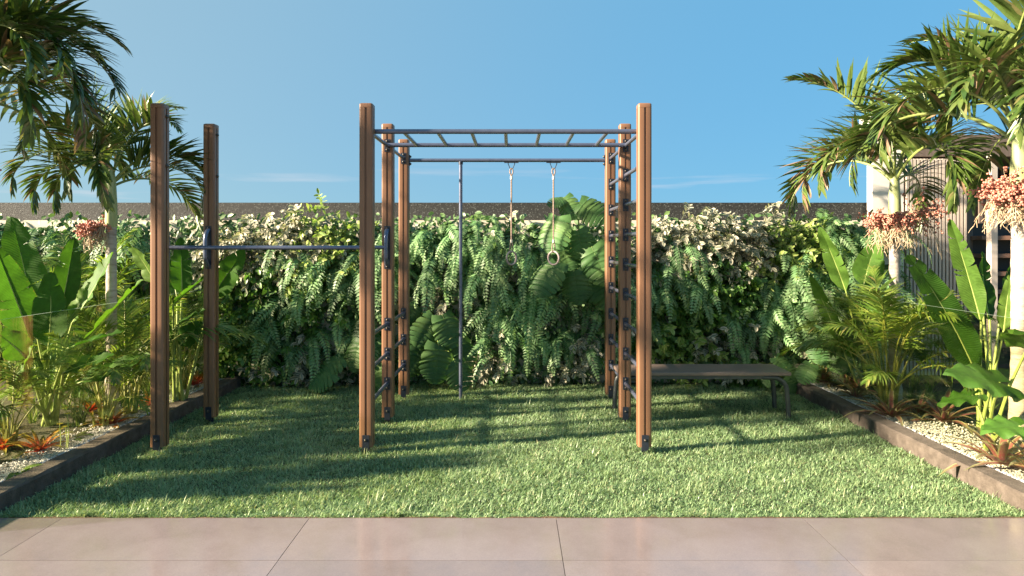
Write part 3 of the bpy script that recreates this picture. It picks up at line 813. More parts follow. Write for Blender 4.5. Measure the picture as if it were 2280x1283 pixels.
# bench
bn = empty('bench', (1.8, 6.37, GZ), 'low bench with brown top and curved metal legs by plant wall', 'bench')
BO = Vector((1.8, 6.37, GZ))
o = bevel_box('seat', Vector((1.80, 6.375, 0.383)) - BO, (1.60, 0.44, 0.032), M['bench_top'], bn, 0.005)
for yy in (6.20, 6.53):
    bevel_box('rail', Vector((1.78, yy, 0.347)) - BO, (1.24, 0.035, 0.034), M['bench_metal'], bn, 0.003)
for sx, xe in ((1, 2.60), (-1, 1.0)):
    for yy in (6.20, 6.53):
        lg = MB(); pts = []
        xin = xe - sx * 0.16
        pts.append((xin - sx * 0.10, yy, 0.345)); pts.append((xin - sx * 0.02, yy, 0.345))
        for k in range(1, 9):
            a = k / 8 * math.pi / 2
            pts.append((xin + sx * 0.135 * math.sin(a), yy, 0.345 - 0.135 * (1 - math.cos(a))))
        pts.append((xin + sx * 0.145, yy, 0.10)); pts.append((xin + sx * 0.15, yy, GZ - 0.01))
        lg.tube([Vector(p) - BO for p in pts], 0.0225, 12, flat=1.0)
        lg.obj('leg', M['bench_metal'], bn, auto=45)

# ================================================================== PLANTS
def frame_mat(origin, fwd, up=(0, 0, 1), scale=1.0):
    """matrix whose +X looks along fwd and whose +Z leans toward up"""
    x = Vector(fwd).normalized(); u = Vector(up)
    y = u.cross(x)
    if y.length < 1e-4: y = Vector((0, 1, 0))
    y.normalize(); z = x.cross(y)
    m_ = Matrix((x, y, z)).transposed().to_4x4() @ Matrix.Scale(scale, 4)
    m_.translation = origin
    return m_

# ---- feather fronds (palms, areca)
def frond_meshes(name, L, el0, bend, pairs, leaflen, leafw, bare, seed, stem_mat, leaf_mat_, phi=(20, 40), droop=0.9, r0=0.016, brown=0.05, th=(68, 28), pw=1.25, seg=4, ragged=0.12):
    q = random.Random(seed)
    n = 22; pts = []; tans = []; p = Vector((0, 0, 0))
    for i in range(n + 1):
        t = i / n; a = R(el0 - bend * t ** pw)
        T = Vector((math.cos(a), 0.03 * math.sin(t * 5 + seed), math.sin(a))).normalized()
        pts.append(p.copy()); tans.append(T); p = p + T * (L / n)
    st = MB(); st.tube(pts, [r0 * (1 - 0.88 * i / n) for i in range(n + 1)], 6, flat=0.8)
    me_s = st.mesh(name + '_stem', stem_mat, True, 60)
    lf = MB()
    prof = lambda v: (0.35 + 0.65 * min(1, v / 0.25)) * max(0.0, 1 - v ** 2.6)
    for k in range(pairs):
        t = bare + (0.995 - bare) * (k + 0.5) / pairs
        fi = t * n; i = min(n - 1, int(fi)); f = fi - i
        c = pts[i].lerp(pts[i + 1], f); T = tans[i].lerp(tans[i + 1], f).normalized()
        u = (t - bare) / (1 - bare)
        prof_l = (0.62 + 0.38 * math.sin(math.pi * min(1, u * 1.25 + 0.12))) * (1 - 0.55 * max(0, u - 0.55) / 0.45)
        for s_ in (-1, 1):
            S = Vector((0, s_, 0)); U = S.cross(T) * s_ * -1.0
            U = (T.cross(Vector((0, 1, 0)))) * -1.0
            if U.z < 0 and abs(T.z) < 0.95: U = -U
            thv = R(th[0] + (th[1] - th[0]) * u + q.uniform(-9, 9)); ph = R(q.uniform(*phi))
            d = T * math.cos(thv) + S * math.sin(thv) * math.cos(ph) + U * math.sin(thv) * math.sin(ph)
            side = d.cross(U).normalized()
            nn = side.cross(d).normalized()
            tint = min(0.89, max(0, q.gauss(0.45, 0.22)))
            if q.random() < brown: tint = q.uniform(0.92, 1.0)
            le = leaflen * prof_l * q.uniform(1 - ragged, 1 + ragged)
            lf.leaf(c, d, side, nn, le, leafw * q.uniform(0.8, 1.15), seg, 0.35, droop * q.uniform(0.5, 1.4), tint, prof)
    me_l = lf.mesh(name + '_leaflets', leaf_mat_, True, 70)
    return me_s, me_l

PALM = [frond_meshes('palm_frond', 1.45, e, b_, 40, 0.46, 0.042, 0.20, 10 + i, M['palm_stem'], M['palm'], droop=0.6, brown=br, phi=(28, 66))
        for i, (e, b_, br) in enumerate([(86, 90, 0.03), (78, 125, 0.04), (68, 145, 0.05), (58, 152, 0.07), (46, 148, 0.09), (26, 110, 0.12), (52, 158, 0.6)])]
ARECA = [frond_meshes('areca_frond', 1.15, e, b_, 34, 0.30, 0.021, 0.42, 40 + i, M['areca_stem'], M['areca'], droop=0.7, r0=0.010, brown=0.03, phi=(10, 40), th=(55, 22), seg=3, pw=1.7)
         for i, (e, b_) in enumerate([(88, 50), (80, 75), (72, 95), (62, 105), (50, 100)])]

def add_frond(parent, pair, az, base, scale=1.0, roll=0.0, name='frond'):
    m_ = Matrix.Translation(base) @ Matrix.Rotation(az, 4, 'Z') @ Matrix.Rotation(roll, 4, 'X') @ Matrix.Scale(scale, 4)
    o = put(name, pair[0], parent, m_)
    l = put('leaflets', pair[1], o); l['kind'] = 'stuff'
    return o

def fruit(parent, base, az, size, seed, hang=0.9, side=None):
    q = random.Random(seed)
    st = MB(); cen = []; rad = []
    out_ = Vector((math.cos(az), math.sin(az), 0))
    tip = base + out_ * 0.17 * size + Vector((0, 0, 0.03 if hang < 0.6 else -0.02))
    st.tube([base, base.lerp(tip, 0.5) + Vector((0, 0, 0.02)), tip], [0.013, 0.011, 0.008], 5)
    for k in range(42):                       # berry branches
        c = base.lerp(tip, q.uniform(0.25, 1.0))
        d = (Vector((q.gauss(0, 0.55), q.gauss(0, 0.55), q.gauss(0.05, 0.4))) + out_ * 0.7).normalized()
        p = c.copy(); pts = [p.copy()]; n = 6; stl = size * q.uniform(0.026, 0.040)
        for i in range(n):
            d = (d + Vector((q.gauss(0, 0.2), q.gauss(0, 0.2), -0.16 * hang))).normalized()
            p = p + d * stl; pts.append(p.copy())
            if i >= 1:
                for _ in range(2):
                    cen.append(p + Vector((q.gauss(0, 0.012), q.gauss(0, 0.012), q.gauss(0, 0.012)))); rad.append(q.uniform(0.008, 0.012))
        st.tube(pts, [0.004 - 0.0004 * i for i in range(n + 1)], 4, cap=False)
    for k in range(int(36 * min(1, hang + 0.15))):      # bare hanging strands
        c = base.lerp(tip, q.uniform(0.0, 1.0))
        d = (Vector((q.gauss(0, 0.5), q.gauss(0, 0.5), -0.25)) + out_ * 0.35).normalized()
        p = c.copy(); pts = [p.copy()]; n = 7; stl = size * q.uniform(0.03, 0.058)
        for i in range(n):
            d = (d + Vector((q.gauss(0, 0.25), q.gauss(0, 0.25), -0.45))).normalized()
            p = p + d * stl; pts.append(p.copy())
            if i >= 2:
                dd = (d + Vector((q.gauss(0, 0.8), q.gauss(0, 0.8), q.gauss(0, 0.4)))).normalized()
                st.tube([p, p + dd * stl * 0.6, p + dd * stl * 1.1 + Vector((0, 0, -0.012))], [0.003, 0.0026, 0.0016], 3, cap=False)
        st.tube(pts, [0.0046 - 0.0004 * i for i in range(n + 1)], 4, cap=False)
    o = st.obj('fruit_stalk', M['strand'], parent)
    b_ = blobs('berries', [tuple(c) for c in cen], rad, M['berry'], jit=0.06, seed=seed, parent=o, smooth=True)
    b_['kind'] = 'stuff'
    return o

def palm_tree(loc, zt, shaft, label, seed, n=13, r=0.055, az0=0.0, lean=(0, 0), scale=1.0, skip=None, fruits=(), forced=()):
    q = random.Random(seed)
    e = empty('palm_tree', loc, label, 'palm tree', 'palm trees in the planting beds')
    prof = []
    nst = 46
    for i in range(nst + 1):
        t = i / nst; z = zt * t
        rr_ = r * (1.35 - 0.55 * min(1, t * 3) * 0.6 - 0.12 * t)
        rr_ *= 1 + (0.045 if i % 3 == 0 else -0.012) + q.uniform(-0.015, 0.015)
        prof.append((rr_, z))
    tk = MB().lathe(prof, 14)
    tk.v = [(x + lean[0] * (z / zt) ** 1.5, y + lean[1] * (z / zt) ** 1.5, z) for x, y, z in tk.v]
    tk.obj('trunk', M['trunk'], e, auto=70)
    cs = MB().lathe([(r * 0.98, zt - 0.01), (r * 1.10, zt + 0.03), (r * 1.02, zt + shaft * 0.4), (r * 0.80, zt + shaft * 0.8), (r * 0.5, zt + shaft)], 14, (lean[0], lean[1], 0))
    cs.obj('crownshaft', M['crownshaft'], e, auto=60)
    top = Vector((lean[0], lean[1], zt + shaft * 0.93))
    for i in range(n):
        az = az0 + i * 2.399 + q.uniform(-0.25, 0.25)
        lvl = min(5, int(i / n * 6.0))
        pr = PALM[lvl]
        dz = -shaft * 0.22 * (lvl / 5)
        add_frond(e, pr, az, top + Vector((0.02 * math.cos(az), 0.02 * math.sin(az), dz)), scale * q.uniform(0.9, 1.1), q.uniform(-0.3, 0.3))
    for (lvl, az, sc) in forced:
        add_frond(e, PALM[lvl], R(az), top + Vector((0, 0, -shaft * 0.2)), sc * scale, 0.0)
    for k, (az, sz, hang) in enumerate(fruits):
        fruit(e, Vector((lean[0] + r * 0.9 * math.cos(R(az)), lean[1] + r * 0.9 * math.sin(R(az)), zt + 0.01)), R(az), sz, seed * 7 + k, hang)
    return e

BZ = 0.045
A0 = PT(1992, 470, 6.5)
palm_tree((A0.x, 6.5, BZ), A0.z - 0.10, 0.46, 'palm tree with red berries in front of taupe slats on the right', 3, n=9, r=0.052, az0=0.6,
          fruits=((195, 0.9, 1.0), (-25, 1.15, 0.3), (255, 0.85, 1.2)), scale=0.95, forced=((6, 186, 1.0), (3, 205, 1.05)))
palm_tree((PT(2270, 0, 5.0).x, 5.0, BZ), 1.96, 0.48, 'tall palm tree with red berries at the right edge of the photo', 5, n=11, r=0.058, az0=2.2,
          fruits=((186, 0.85, 0.7), (215, 0.8, 1.2), (255, 0.8, 1.2)), forced=((1, 172, 1.0), (3, 186, 1.08), (2, 215, 1.0)))
C0 = PT(248, 500, 5.8)
palm_tree((C0.x, 5.8, BZ), C0.z - 0.06, 0.50, 'slim palm tree standing behind the two left timber posts', 8, n=9, r=0.045, az0=1.0,
          fruits=((215, 0.6, 1.0),), scale=0.76, forced=((3, 22, 1.0), (4, 30, 0.95), (3, 190, 1.0), (4, 175, 0.95)))
palm_tree((-3.98, 4.6, BZ), 2.14, 0.50, 'large palm tree whose fronds fill the top left corner', 12, n=12, r=0.058, az0=0.3,
          fruits=((10, 0.8, 0.8),), scale=1.0, forced=((2, 10, 1.05), (3, -8, 1.05), (6, 2, 1.0), (4, -22, 0.95), (1, 22, 1.05), (2, -25, 1.0)))

# ---- areca palms
def areca(loc, label, seed, n=14, scale=1.0):
    q = random.Random(seed)
    e = empty('areca_palm', loc, label, 'areca palm', 'areca palms in the planting beds')
    for i in range(n):
        az = i * 2.399 + q.uniform(-0.3, 0.3)
        lvl = min(4, int(i / n * 5))
        b_ = Vector((0.07 * math.cos(az) * q.random(), 0.07 * math.sin(az) * q.random(), 0))
        hgt = q.uniform(0.05, 0.42) * scale
        lean_ = Vector((math.cos(az) * 0.12, math.sin(az) * 0.12, 1)).normalized()
        stp = b_ + lean_ * hgt
        o = add_frond(e, ARECA[lvl], az, stp, scale * q.uniform(0.85, 1.15), q.uniform(-0.35, 0.35))
        MB().tube([b_, b_.lerp(stp, 0.5), stp], [0.013, 0.011, 0.010], 6).obj('stem', M['areca_stem'], e)
    return e
areca((PT(1975, 0, 6.1).x, 6.1, BZ), 'golden-stemmed areca palm behind the glass left of the slats', 1, 26, 0.92)
areca((PT(1890, 0, 7.2).x, 7.2, BZ), 'smaller areca palm close to the plant wall on the right', 2, 10, 0.8)
areca((PT(285, 0, 5.95).x, 5.95, BZ), 'areca palm under the slim palm behind the left glass', 3, 13, 0.85)
areca((PT(20, 0, 5.0).x, 5.0, BZ), 'areca palm at the left edge of the photo behind glass', 4, 12, 0.6)
areca((PT(215, 0, 7.15).x, 7.15, BZ), 'tall areca palm against the plant wall at far left', 5, 16, 1.15)
areca((PT(405, 0, 6.9).x, 6.9, BZ), 'areca palm between the two left timber posts', 6, 14, 0.8)
areca((PT(232, 0, 5.55).x, 5.55, BZ), 'low areca palm beside the broad-leaved plant on the left', 7, 15, 0.72)
areca((PT(30, 0, 6.6).x, 6.6, BZ), 'areca palm in shade behind the big broad leaves', 8, 16, 1.1)
areca((-4.15, 4.25, BZ), 'areca palm added to shade the lawn at the left front corner, mostly outside the photo', 10, 14, 0.7)  # added mostly out of view to help shade the front-left lawn
areca((PT(2110, 0, 7.2).x, 7.2, BZ), 'low areca palm at the foot of the taupe slats', 9, 9, 0.62)

# ---- broad leaves (banana-like) placed one by one
def broad_leaf(parent, O, P0, P1, P2, width, face, sag=0.06, fold=0.22, tears=2, seed=1, mat=None, tint=None, wav=0.012, blunt=0.5):
    q = random.Random(seed)
    P0, P1, P2, O = Vector(P0), Vector(P1), Vector(P2), Vector(O)
    face = Vector(face).normalized()
    ctrl = P1.lerp(P2, 0.5) + Vector((0, 0, 1)) * sag * (P2 - P1).length * 2 - face * 0.04
    def bz(t): return P1 * (1 - t) ** 2 + ctrl * 2 * t * (1 - t) + P2 * t * t
    def tg(t): return ((ctrl - P1) * 2 * (1 - t) + (P2 - ctrl) * 2 * t).normalized()
    def hw(t): return width * 0.5 * min(1.0, (t / 0.22 + 0.03)) ** 0.6 * max(0.0, 1 - t ** (1.9 + 1.6 * blunt)) ** 0.78
    tt = q.uniform(0.25, 0.75) if tint is None else tint
    b_ = MB()
    U = 5
    for s_ in (-1, 1):
        cuts = sorted([0.0] + [q.uniform(0.3, 0.92) for _ in range(tears)] + [1.0])
        for a, c in zip(cuts[:-1], cuts[1:]):
            if c - a < 0.02: continue
            nv = max(2, int((c - a) * 18)); base = b_.n()
            for i in range(nv + 1):
                v = a + (c - a) * i / nv
                for k in range(U + 1):
                    u = k / U
                    vv = v
                    gap = 0.018 * u ** 2
                    if i == 0 and a > 0: vv = v + gap
                    if i == nv and c < 1: vv = v - gap * 0.6
                    vv2 = min(1.0, vv + 0.035 * u * u)
                    C_ = bz(vv2); T = tg(vv2)
                    S = T.cross(face).normalized(); N_ = S.cross(T).normalized()
                    w = hw(vv) * u
                    ph = seed * 1.7
                    off = fold * abs(w) - 0.25 * fold * w * u + wav * u * u * math.sin(vv * 17 + ph + s_) + wav * 0.6 * u * math.sin(vv * 39 + ph * 2 + s_ * 2)
                    b_.addv(C_ + S * s_ * w + N_ * off - O, tt, u, (0.5 + 0.5 * s_ * u, v + 0.05 * u))
            for i in range(nv):
                for k in range(U):
                    x = base + i * (U + 1) + k
                    qd = (x, x + 1, x + U + 2, x + U + 1)
                    b_.f.append(qd if s_ < 0 else qd[::-1])
    lo = b_.obj('leaf', mat or M['banana'], parent, auto=60)
    L = (P2 - P1).length
    mr = MB(); pts = [P0 - O, P0.lerp(P1, 0.5) - O + Vector((0, 0, 0.01))] + [bz(t) - O - (tg(t).cross(face).normalized().cross(tg(t))) * 0.004 for t in (0, 0.15, 0.3, 0.5, 0.7, 0.85, 0.97)]
    mr.tube(pts, [0.017, 0.013, 0.0095, 0.008, 0.007, 0.0055, 0.004, 0.0028, 0.001], 7)
    mr.obj('midrib', M['midrib'], lo, auto=60)
    return lo

def broad_plant(base_px, d, label, leaves, seed, mat=None, cat='broad-leaved plant', name='broad_leaf_plant'):
    b0 = PT(base_px[0], base_px[1], d); O = Vector((b0.x, b0.y, BZ))
    e = empty(name, O, label, cat, 'broad-leaved plants in the planting beds')
    for i, lf in enumerate(leaves):
        (bx, by, bd), (tx, ty, td), wpx, face = lf[:4]
        kw = lf[4] if len(lf) > 4 else {}
        P1 = PT(bx, by, bd); P2 = PT(tx, ty, td)
        P0 = O + Vector((0.05 * math.cos(i * 2.4), 0.05 * math.sin(i * 2.4), 0.0))
        broad_leaf(e, O, P0, P1, P2, wpx * (bd + td) / 2 / F, face, seed=seed * 31 + i, mat=mat, **kw)
    return e
FL, FC, FRt, FUP = (-0.75, -0.65, 0.25), (-0.1, -1, 0.15), (0.75, -0.6, 0.2), (-0.2, -0.35, 0.9)
broad_plant((110, 830), 5.7, 'large broad-leaved plant with upright leaves at far left', [
    ((82, 745, 5.7), (24, 482, 5.75), 92, (0.25, -0.95, 0.1), dict(sag=0.03, fold=0.15)),
    ((70, 760, 5.5), (-12, 548, 5.3), 80, (0.6, -0.8, 0.1), dict(sag=0.02, fold=0.2, tint=0.2)),
    ((108, 775, 5.4), (112, 606, 5.45), 80, (0.15, -1, 0.05), dict(sag=0.0, fold=0.18, tint=0.15)),
    ((130, 720, 5.8), (166, 528, 5.9), 62, (0.35, -0.9, 0.1), dict(sag=0.01, fold=0.35, tint=0.2)),
    ((160, 720, 5.7), (252, 562, 5.6), 66, (-0.6, -0.75, 0.3), dict(sag=0.02, fold=0.4)),
    ((150, 720, 5.55), (200, 628, 5.5), 44, (-0.5, -0.85, 0.1), dict(sag=0.02, fold=0.3, tint=0.9)),
    ((180, 770, 5.5), (318, 622, 5.5), 52, (-0.55, -0.25, 0.8), dict(sag=0.05, fold=0.3)),
    ((150, 775, 5.2), (275, 738, 5.2), 44, (-0.35, -0.15, 0.92), dict(sag=0.05, fold=0.3, tears=4, tint=0.1)),
    ((140, 830, 5.2), (252, 792, 5.1), 62, (-0.2, -0.45, 0.85), dict(sag=0.05, fold=0.25, tears=4, tint=0.1)),
    ((170, 855, 5.3), (335, 790, 5.5), 66, (-0.3, -0.55, 0.75), dict(sag=0.04, fold=0.2)),
    ((60, 800, 5.2), (-40, 720, 5.0), 70, (-0.3, -0.5, 0.8), dict(sag=0.06)),
    ((30, 860, 5.1), (72, 770, 5.0), 48, (-0.6, -0.6, 0.4), dict(sag=0.06)),
], 1)
broad_plant((400, 830), 6.4, 'broad-leaved plant between the two left timber posts', [
    ((350, 640, 6.4), (284, 540, 6.3), 52, (-0.6, -0.7, 0.3), dict(sag=0.03, tint=0.9)),
    ((405, 660, 6.3), (402, 528, 6.35), 46, (0.3, -0.95, 0.1), dict(sag=0.0, fold=0.3, tint=0.2)),
    ((395, 665, 6.5), (372, 560, 6.7), 48, (0.4, -0.9, 0.1), dict(sag=0.0, tint=0.15)),
    ((470, 665, 6.2), (546, 556, 6.1), 60, (0.3, -0.9, 0.2), dict(sag=0.03, fold=0.35)),
    ((385, 680, 6.1), (470, 612, 6.0), 44, (-0.5, -0.2, 0.85), dict(sag=0.10, fold=0.3)),
    ((390, 725, 6.0), (455, 690, 5.9), 40, (-0.3, -0.3, 0.9), dict(sag=0.05, tint=0.2)),
    ((400, 770, 6.0), (450, 720, 5.9), 50, (0.3, -0.8, 0.4), dict(sag=0.05, tint=0.1)),
    ((385, 760, 6.1), (330, 690, 6.0), 46, (-0.5, -0.6, 0.5), dict(sag=0.05)),
], 2)
broad_plant((1925, 840), 7.0, 'slim broad-leaved plant close to the plant wall on the right', [
    ((1884, 650, 6.9), (1824, 505, 6.8), 42, (-0.7, -0.65, 0.3), dict(sag=0.02, fold=0.5)),
    ((1872, 765, 6.7), (1804, 614, 6.5), 34, (-0.6, -0.7, 0.3), dict(sag=0.02, fold=0.25, tint=0.8)),
    ((1922, 640, 7.0), (1950, 540, 7.1), 66, (-0.3, -0.9, 0.2), dict(sag=0.02, fold=0.35)),
    ((1900, 800, 6.8), (1850, 700, 6.9), 36, (-0.5, -0.7, 0.4), dict(sag=0.05)),
], 3)
broad_plant((2195, 905), 5.5, 'big broad-leaved plant before the slats on the right', [
    ((2182, 850, 5.4), (2018, 568, 5.1), 70, (-0.45, -0.85, 0.25), dict(sag=0.07, fold=0.3, tint=0.2, tears=3)),
    ((2185, 720, 5.6), (2114, 488, 5.5), 50, (-0.65, -0.7, 0.2), dict(sag=0.03, fold=0.5, tears=3)),
    ((2205, 715, 5.8), (2188, 560, 5.9), 46, (0.3, -0.95, 0.1), dict(sag=0.0, fold=0.3, tint=0.1)),
    ((2225, 730, 5.6), (2262, 555, 5.6), 52, (0.5, -0.85, 0.1), dict(sag=0.0, fold=0.3, tint=0.1)),
    ((2235, 740, 5.3), (2250, 610, 5.2), 34, (-0.5, -0.8, 0.1), dict(sag=0.0, fold=0.3, tint=0.9)),
    ((2190, 700, 5.7), (2160, 640, 5.7), 40, (0.5, -0.8, 0.2), dict(sag=0.0, fold=0.3, tint=0.1)),
    ((2170, 830, 5.6), (2110, 720, 5.9), 46, (0.2, -0.9, 0.3), dict(sag=0.04, tint=0.2)),
], 4)
def lawn_shade_plant(x, y, label, seed, n=8):  # unseen plants added beside the lawn to cast shade on its front left
    q = random.Random(seed); O = Vector((x, y, BZ))
    e = empty('broad_leaf_plant', O, label, 'broad-leaved plant', 'broad-leaved plants in the planting beds')
    for i in range(n):
        a = i * 2.399; r1, r2 = 0.10, q.uniform(0.18, 0.42)
        P1 = O + Vector((math.cos(a) * r1, math.sin(a) * r1, q.uniform(0.35, 0.6)))
        P2 = O + Vector((math.cos(a) * r2, math.sin(a) * r2, q.uniform(1.15, 1.65)))
        broad_leaf(e, O, O, P1, P2, q.uniform(0.24, 0.34), (math.cos(a + 2.6), math.sin(a + 2.6), 0.2), seed=seed * 13 + i, sag=0.02)
lawn_shade_plant(-4.15, 3.92, 'added upright broad-leaved plant shading the lawn from beyond the left edge of the photo', 21, 6)
lawn_shade_plant(-4.35, 4.45, 'added upright broad-leaved plant shading the lawn beside the large left palm', 22, 4)
# elephant ears: heart shaped, nearly level leaves
def heart_leaf(parent, O, P0, C, tip_dir, up, L, W, seed, tint=0.5):
    q = random.Random(seed); O = Vector(O); C = Vector(C)
    X = Vector(tip_dir).normalized(); Z = Vector(up); Z = (Z - X * Z.dot(X)).normalized(); Y = Z.cross(X)
    b_ = MB(); nV, nU = 16, 6
    for s_ in (-1, 1):
        base = b_.n()
        for i in range(nV + 1):
            v = i / nV
            x = (-0.30 + 1.30 * v) * L
            w = W * 0.5 * (math.sin(math.pi * min(1, 0.18 + 0.82 * v)) ** 0.75) * (1 - 0.25 * v)
            if i == nV: w = 0.0
            for k in range(nU + 1):
                u = k / nU
                notch = 0.0 if v > 0.24 else (0.24 - v) / 0.24
                uu = max(u, notch * 0.30)
                z = 0.10 * W * uu - 0.16 * W * uu * uu * (0.6 + 0.4 * v) - 0.22 * L * max(0, v - 0.35) ** 1.6 + 0.022 * uu * uu * math.sin(v * 22 + seed)
                b_.addv(C + X * x + Y * s_ * w * uu + Z * z - O, tint, u, (u, v + u * 0.15))
        for i in range(nV):
            for k in range(nU):
                a = base + i * (nU + 1) + k; qd = (a, a + 1, a + nU + 2, a + nU + 1)
                b_.f.append(qd if s_ > 0 else qd[::-1])
    lo = b_.obj('leaf', M['banana'], parent, auto=70)
    P0 = Vector(P0)
    mid = P0.lerp(C, 0.55) + Vector((0, 0, 0.08 * (C - P0).length))
    MB().tube([P0 - O, P0.lerp(mid, 0.5) - O, mid - O, C - O], [0.018, 0.014, 0.011, 0.007], 7).obj('leaf_stalk', M['midrib'], lo)
    return lo
o_ = PT(2205, 960, 4.95); OO = Vector((o_.x, o_.y, BZ))
ee = empty('elephant_ear', OO, 'elephant ear plant with level glossy leaves at the right edge', 'elephant ear')
for i, (px, py, d, tip, up, L, W, tn) in enumerate([
    (2225, 852, 4.6, (-1, -0.10, 0.30), (-0.15, -0.42, 0.9), 0.40, 0.42, 0.35),
    (2270, 950, 4.25, (-1, -0.15, 0.05), (-0.2, -0.25, 0.95), 0.27, 0.30, 0.5),
    (2290, 770, 4.7, (-0.6, -0.5, 0.45), (-0.4, -0.4, 0.8), 0.36, 0.34, 0.6),
    (2165, 880, 5.2, (-0.9, 0.2, -0.2), (-0.1, -0.2, 0.95), 0.26, 0.24, 0.2)]):
    heart_leaf(ee, OO, OO + Vector((0.03 * i - 0.04, 0.02 * i, 0)), PT(px, py, d), tip, up, L, W, i, tn)

# ---- fern
def fern_frond(seed, L=0.62, el0=35, bend=125, pairs=19, pl=0.115, pwid=0.025):
    q = random.Random(seed); n = 14; b_ = MB(); pts = []; tans = []; p = Vector((0, 0, 0))
    for i in range(n + 1):
        t = i / n; a = R(el0 - bend * min(1, t * 1.15) ** 0.8)
        T = Vector((math.cos(a), 0.08 * math.sin(3 * t + seed), math.sin(a))).normalized()
        pts.append(p.copy()); tans.append(T); p = p + T * (L / n)
    b_.tube(pts, [0.0035 * (1 - 0.8 * i / n) for i in range(n + 1)], 4, t=0.3, cap=False)
    for k in range(pairs):
        t = 0.08 + 0.91 * k / pairs; fi = t * n; i = min(n - 1, int(fi)); c = pts[i].lerp(pts[i + 1], fi - i); T = tans[i]
        le = pl * (min(1, (t + 0.02) / 0.22) ** 0.7) * (1 - t) ** 0.62 * q.uniform(0.9, 1.1)
        U = T.cross(Vector((0, 1, 0))) * -1
        for s_ in (-1, 1):
            d = (T * 0.5 + Vector((0, s_, 0)) + U * q.uniform(-0.1, 0.4)).normalized()
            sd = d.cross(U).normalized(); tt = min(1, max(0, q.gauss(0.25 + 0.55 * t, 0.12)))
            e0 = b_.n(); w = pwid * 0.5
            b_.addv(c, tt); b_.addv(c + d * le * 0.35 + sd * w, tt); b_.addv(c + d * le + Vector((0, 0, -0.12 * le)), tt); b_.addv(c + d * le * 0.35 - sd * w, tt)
            b_.f.append((e0, e0 + 1, e0 + 2, e0 + 3))
    return b_.mesh('fern_frond', M['fern'], False)
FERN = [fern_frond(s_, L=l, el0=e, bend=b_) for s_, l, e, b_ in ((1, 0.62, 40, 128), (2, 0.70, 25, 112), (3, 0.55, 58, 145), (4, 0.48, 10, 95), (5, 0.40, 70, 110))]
def fern(loc, label, group, seed, n=12, scale=1.0):
    q = random.Random(seed)
    e = empty('fern', loc, label, 'fern', group)
    for i in range(n):
        yaw = q.gauss(0, 0.62)
        me = FERN[q.choice((0, 0, 1, 1, 2, 3, 4))]
        m_ = Matrix.Translation((q.uniform(-0.05, 0.05), q.uniform(-0.05, 0.0), q.uniform(-0.10, 0.08))) @ Matrix.Rotation(-math.pi / 2 + yaw, 4, 'Z') @ Matrix.Rotation(q.gauss(0, 0.3), 4, 'X') @ Matrix.Rotation(q.gauss(0.05, 0.22), 4, 'Y') @ Matrix.Scale(scale * q.uniform(0.6, 1.2), 4)
        put('frond', me, e, m_)
    return e

# ---- leafy shrub sprigs
def sprig(seed, mat, n=11, L=0.30, ll=0.085, lw=0.040):
    q = random.Random(seed); b_ = MB(); pts = []; p = Vector((0, 0, 0)); d = Vector((1, 0, 0.25)).normalized()
    for i in range(6):
        pts.append(p.copy()); d = (d + Vector((0, q.gauss(0, 0.12), -0.14))).normalized(); p = p + d * (L / 5)
    b_.tube(pts, [0.004, 0.0035, 0.003, 0.0025, 0.002, 0.0012], 4, t=0.1, cap=False)
    for k in range(n):
        t = 0.15 + 0.85 * k / (n - 1); fi = min(4.999, t * 5); i = int(fi); c = pts[i].lerp(pts[i + 1], fi - i)
        T = (pts[i + 1] - pts[i]).normalized(); a = k * 2.2 + q.uniform(-0.4, 0.4)
        ortho = Vector((0, math.cos(a), math.sin(a)))
        dd = (T * q.uniform(0.35, 0.9) + ortho * 0.9 + Vector((0, 0, -0.15))).normalized()
        nn = (T * 0.9 - ortho * 0.45 + Vector((0.1, q.gauss(0, 0.25), 0.55 + q.gauss(0, 0.2)))); sd = dd.cross(nn).normalized(); nn = sd.cross(dd)
        s_ = q.uniform(0.7, 1.15) * (1 - 0.25 * max(0, t - 0.7))
        b_.leaf(c, dd, sd, nn, ll * s_, lw * s_, 4, 0.3, q.uniform(0.1, 0.7), min(1, max(0, q.gauss(0.5, 0.25))))
    return b_.mesh('sprig', mat, True, 70)
SPRIG = {k: [sprig(100 + i, M[k], n, L, ll, lw) for i in range(4)] for k, n, L, ll, lw in
         (('varieg', 12, 0.30, 0.085, 0.040), ('green', 12, 0.28, 0.075, 0.042), ('lime', 13, 0.34, 0.082, 0.040))}
def shrub(kind, loc, label, group, seed, n=26, wx=0.26, wz=0.22, name=None, cat='shrub', scale=1.0, out_=0.10):
    q = random.Random(seed)
    e = empty(name or 'leafy_shrub', loc, label, cat, group)
    for i in range(n):
        x = q.gauss(0, wx * 0.6); z = q.gauss(0, wz * 0.6)
        fwd = Vector((x * 1.6 + q.gauss(0, 0.5), -1.0, z * 1.4 + q.gauss(0.1, 0.5)))
        m_ = frame_mat(Vector((x, q.uniform(-out_, 0.06), z)), fwd, (q.gauss(0, 0.3), 0, 1), scale * q.uniform(0.75, 1.15))
        put('sprig', q.choice(SPRIG[kind]), e, m_)
    return e

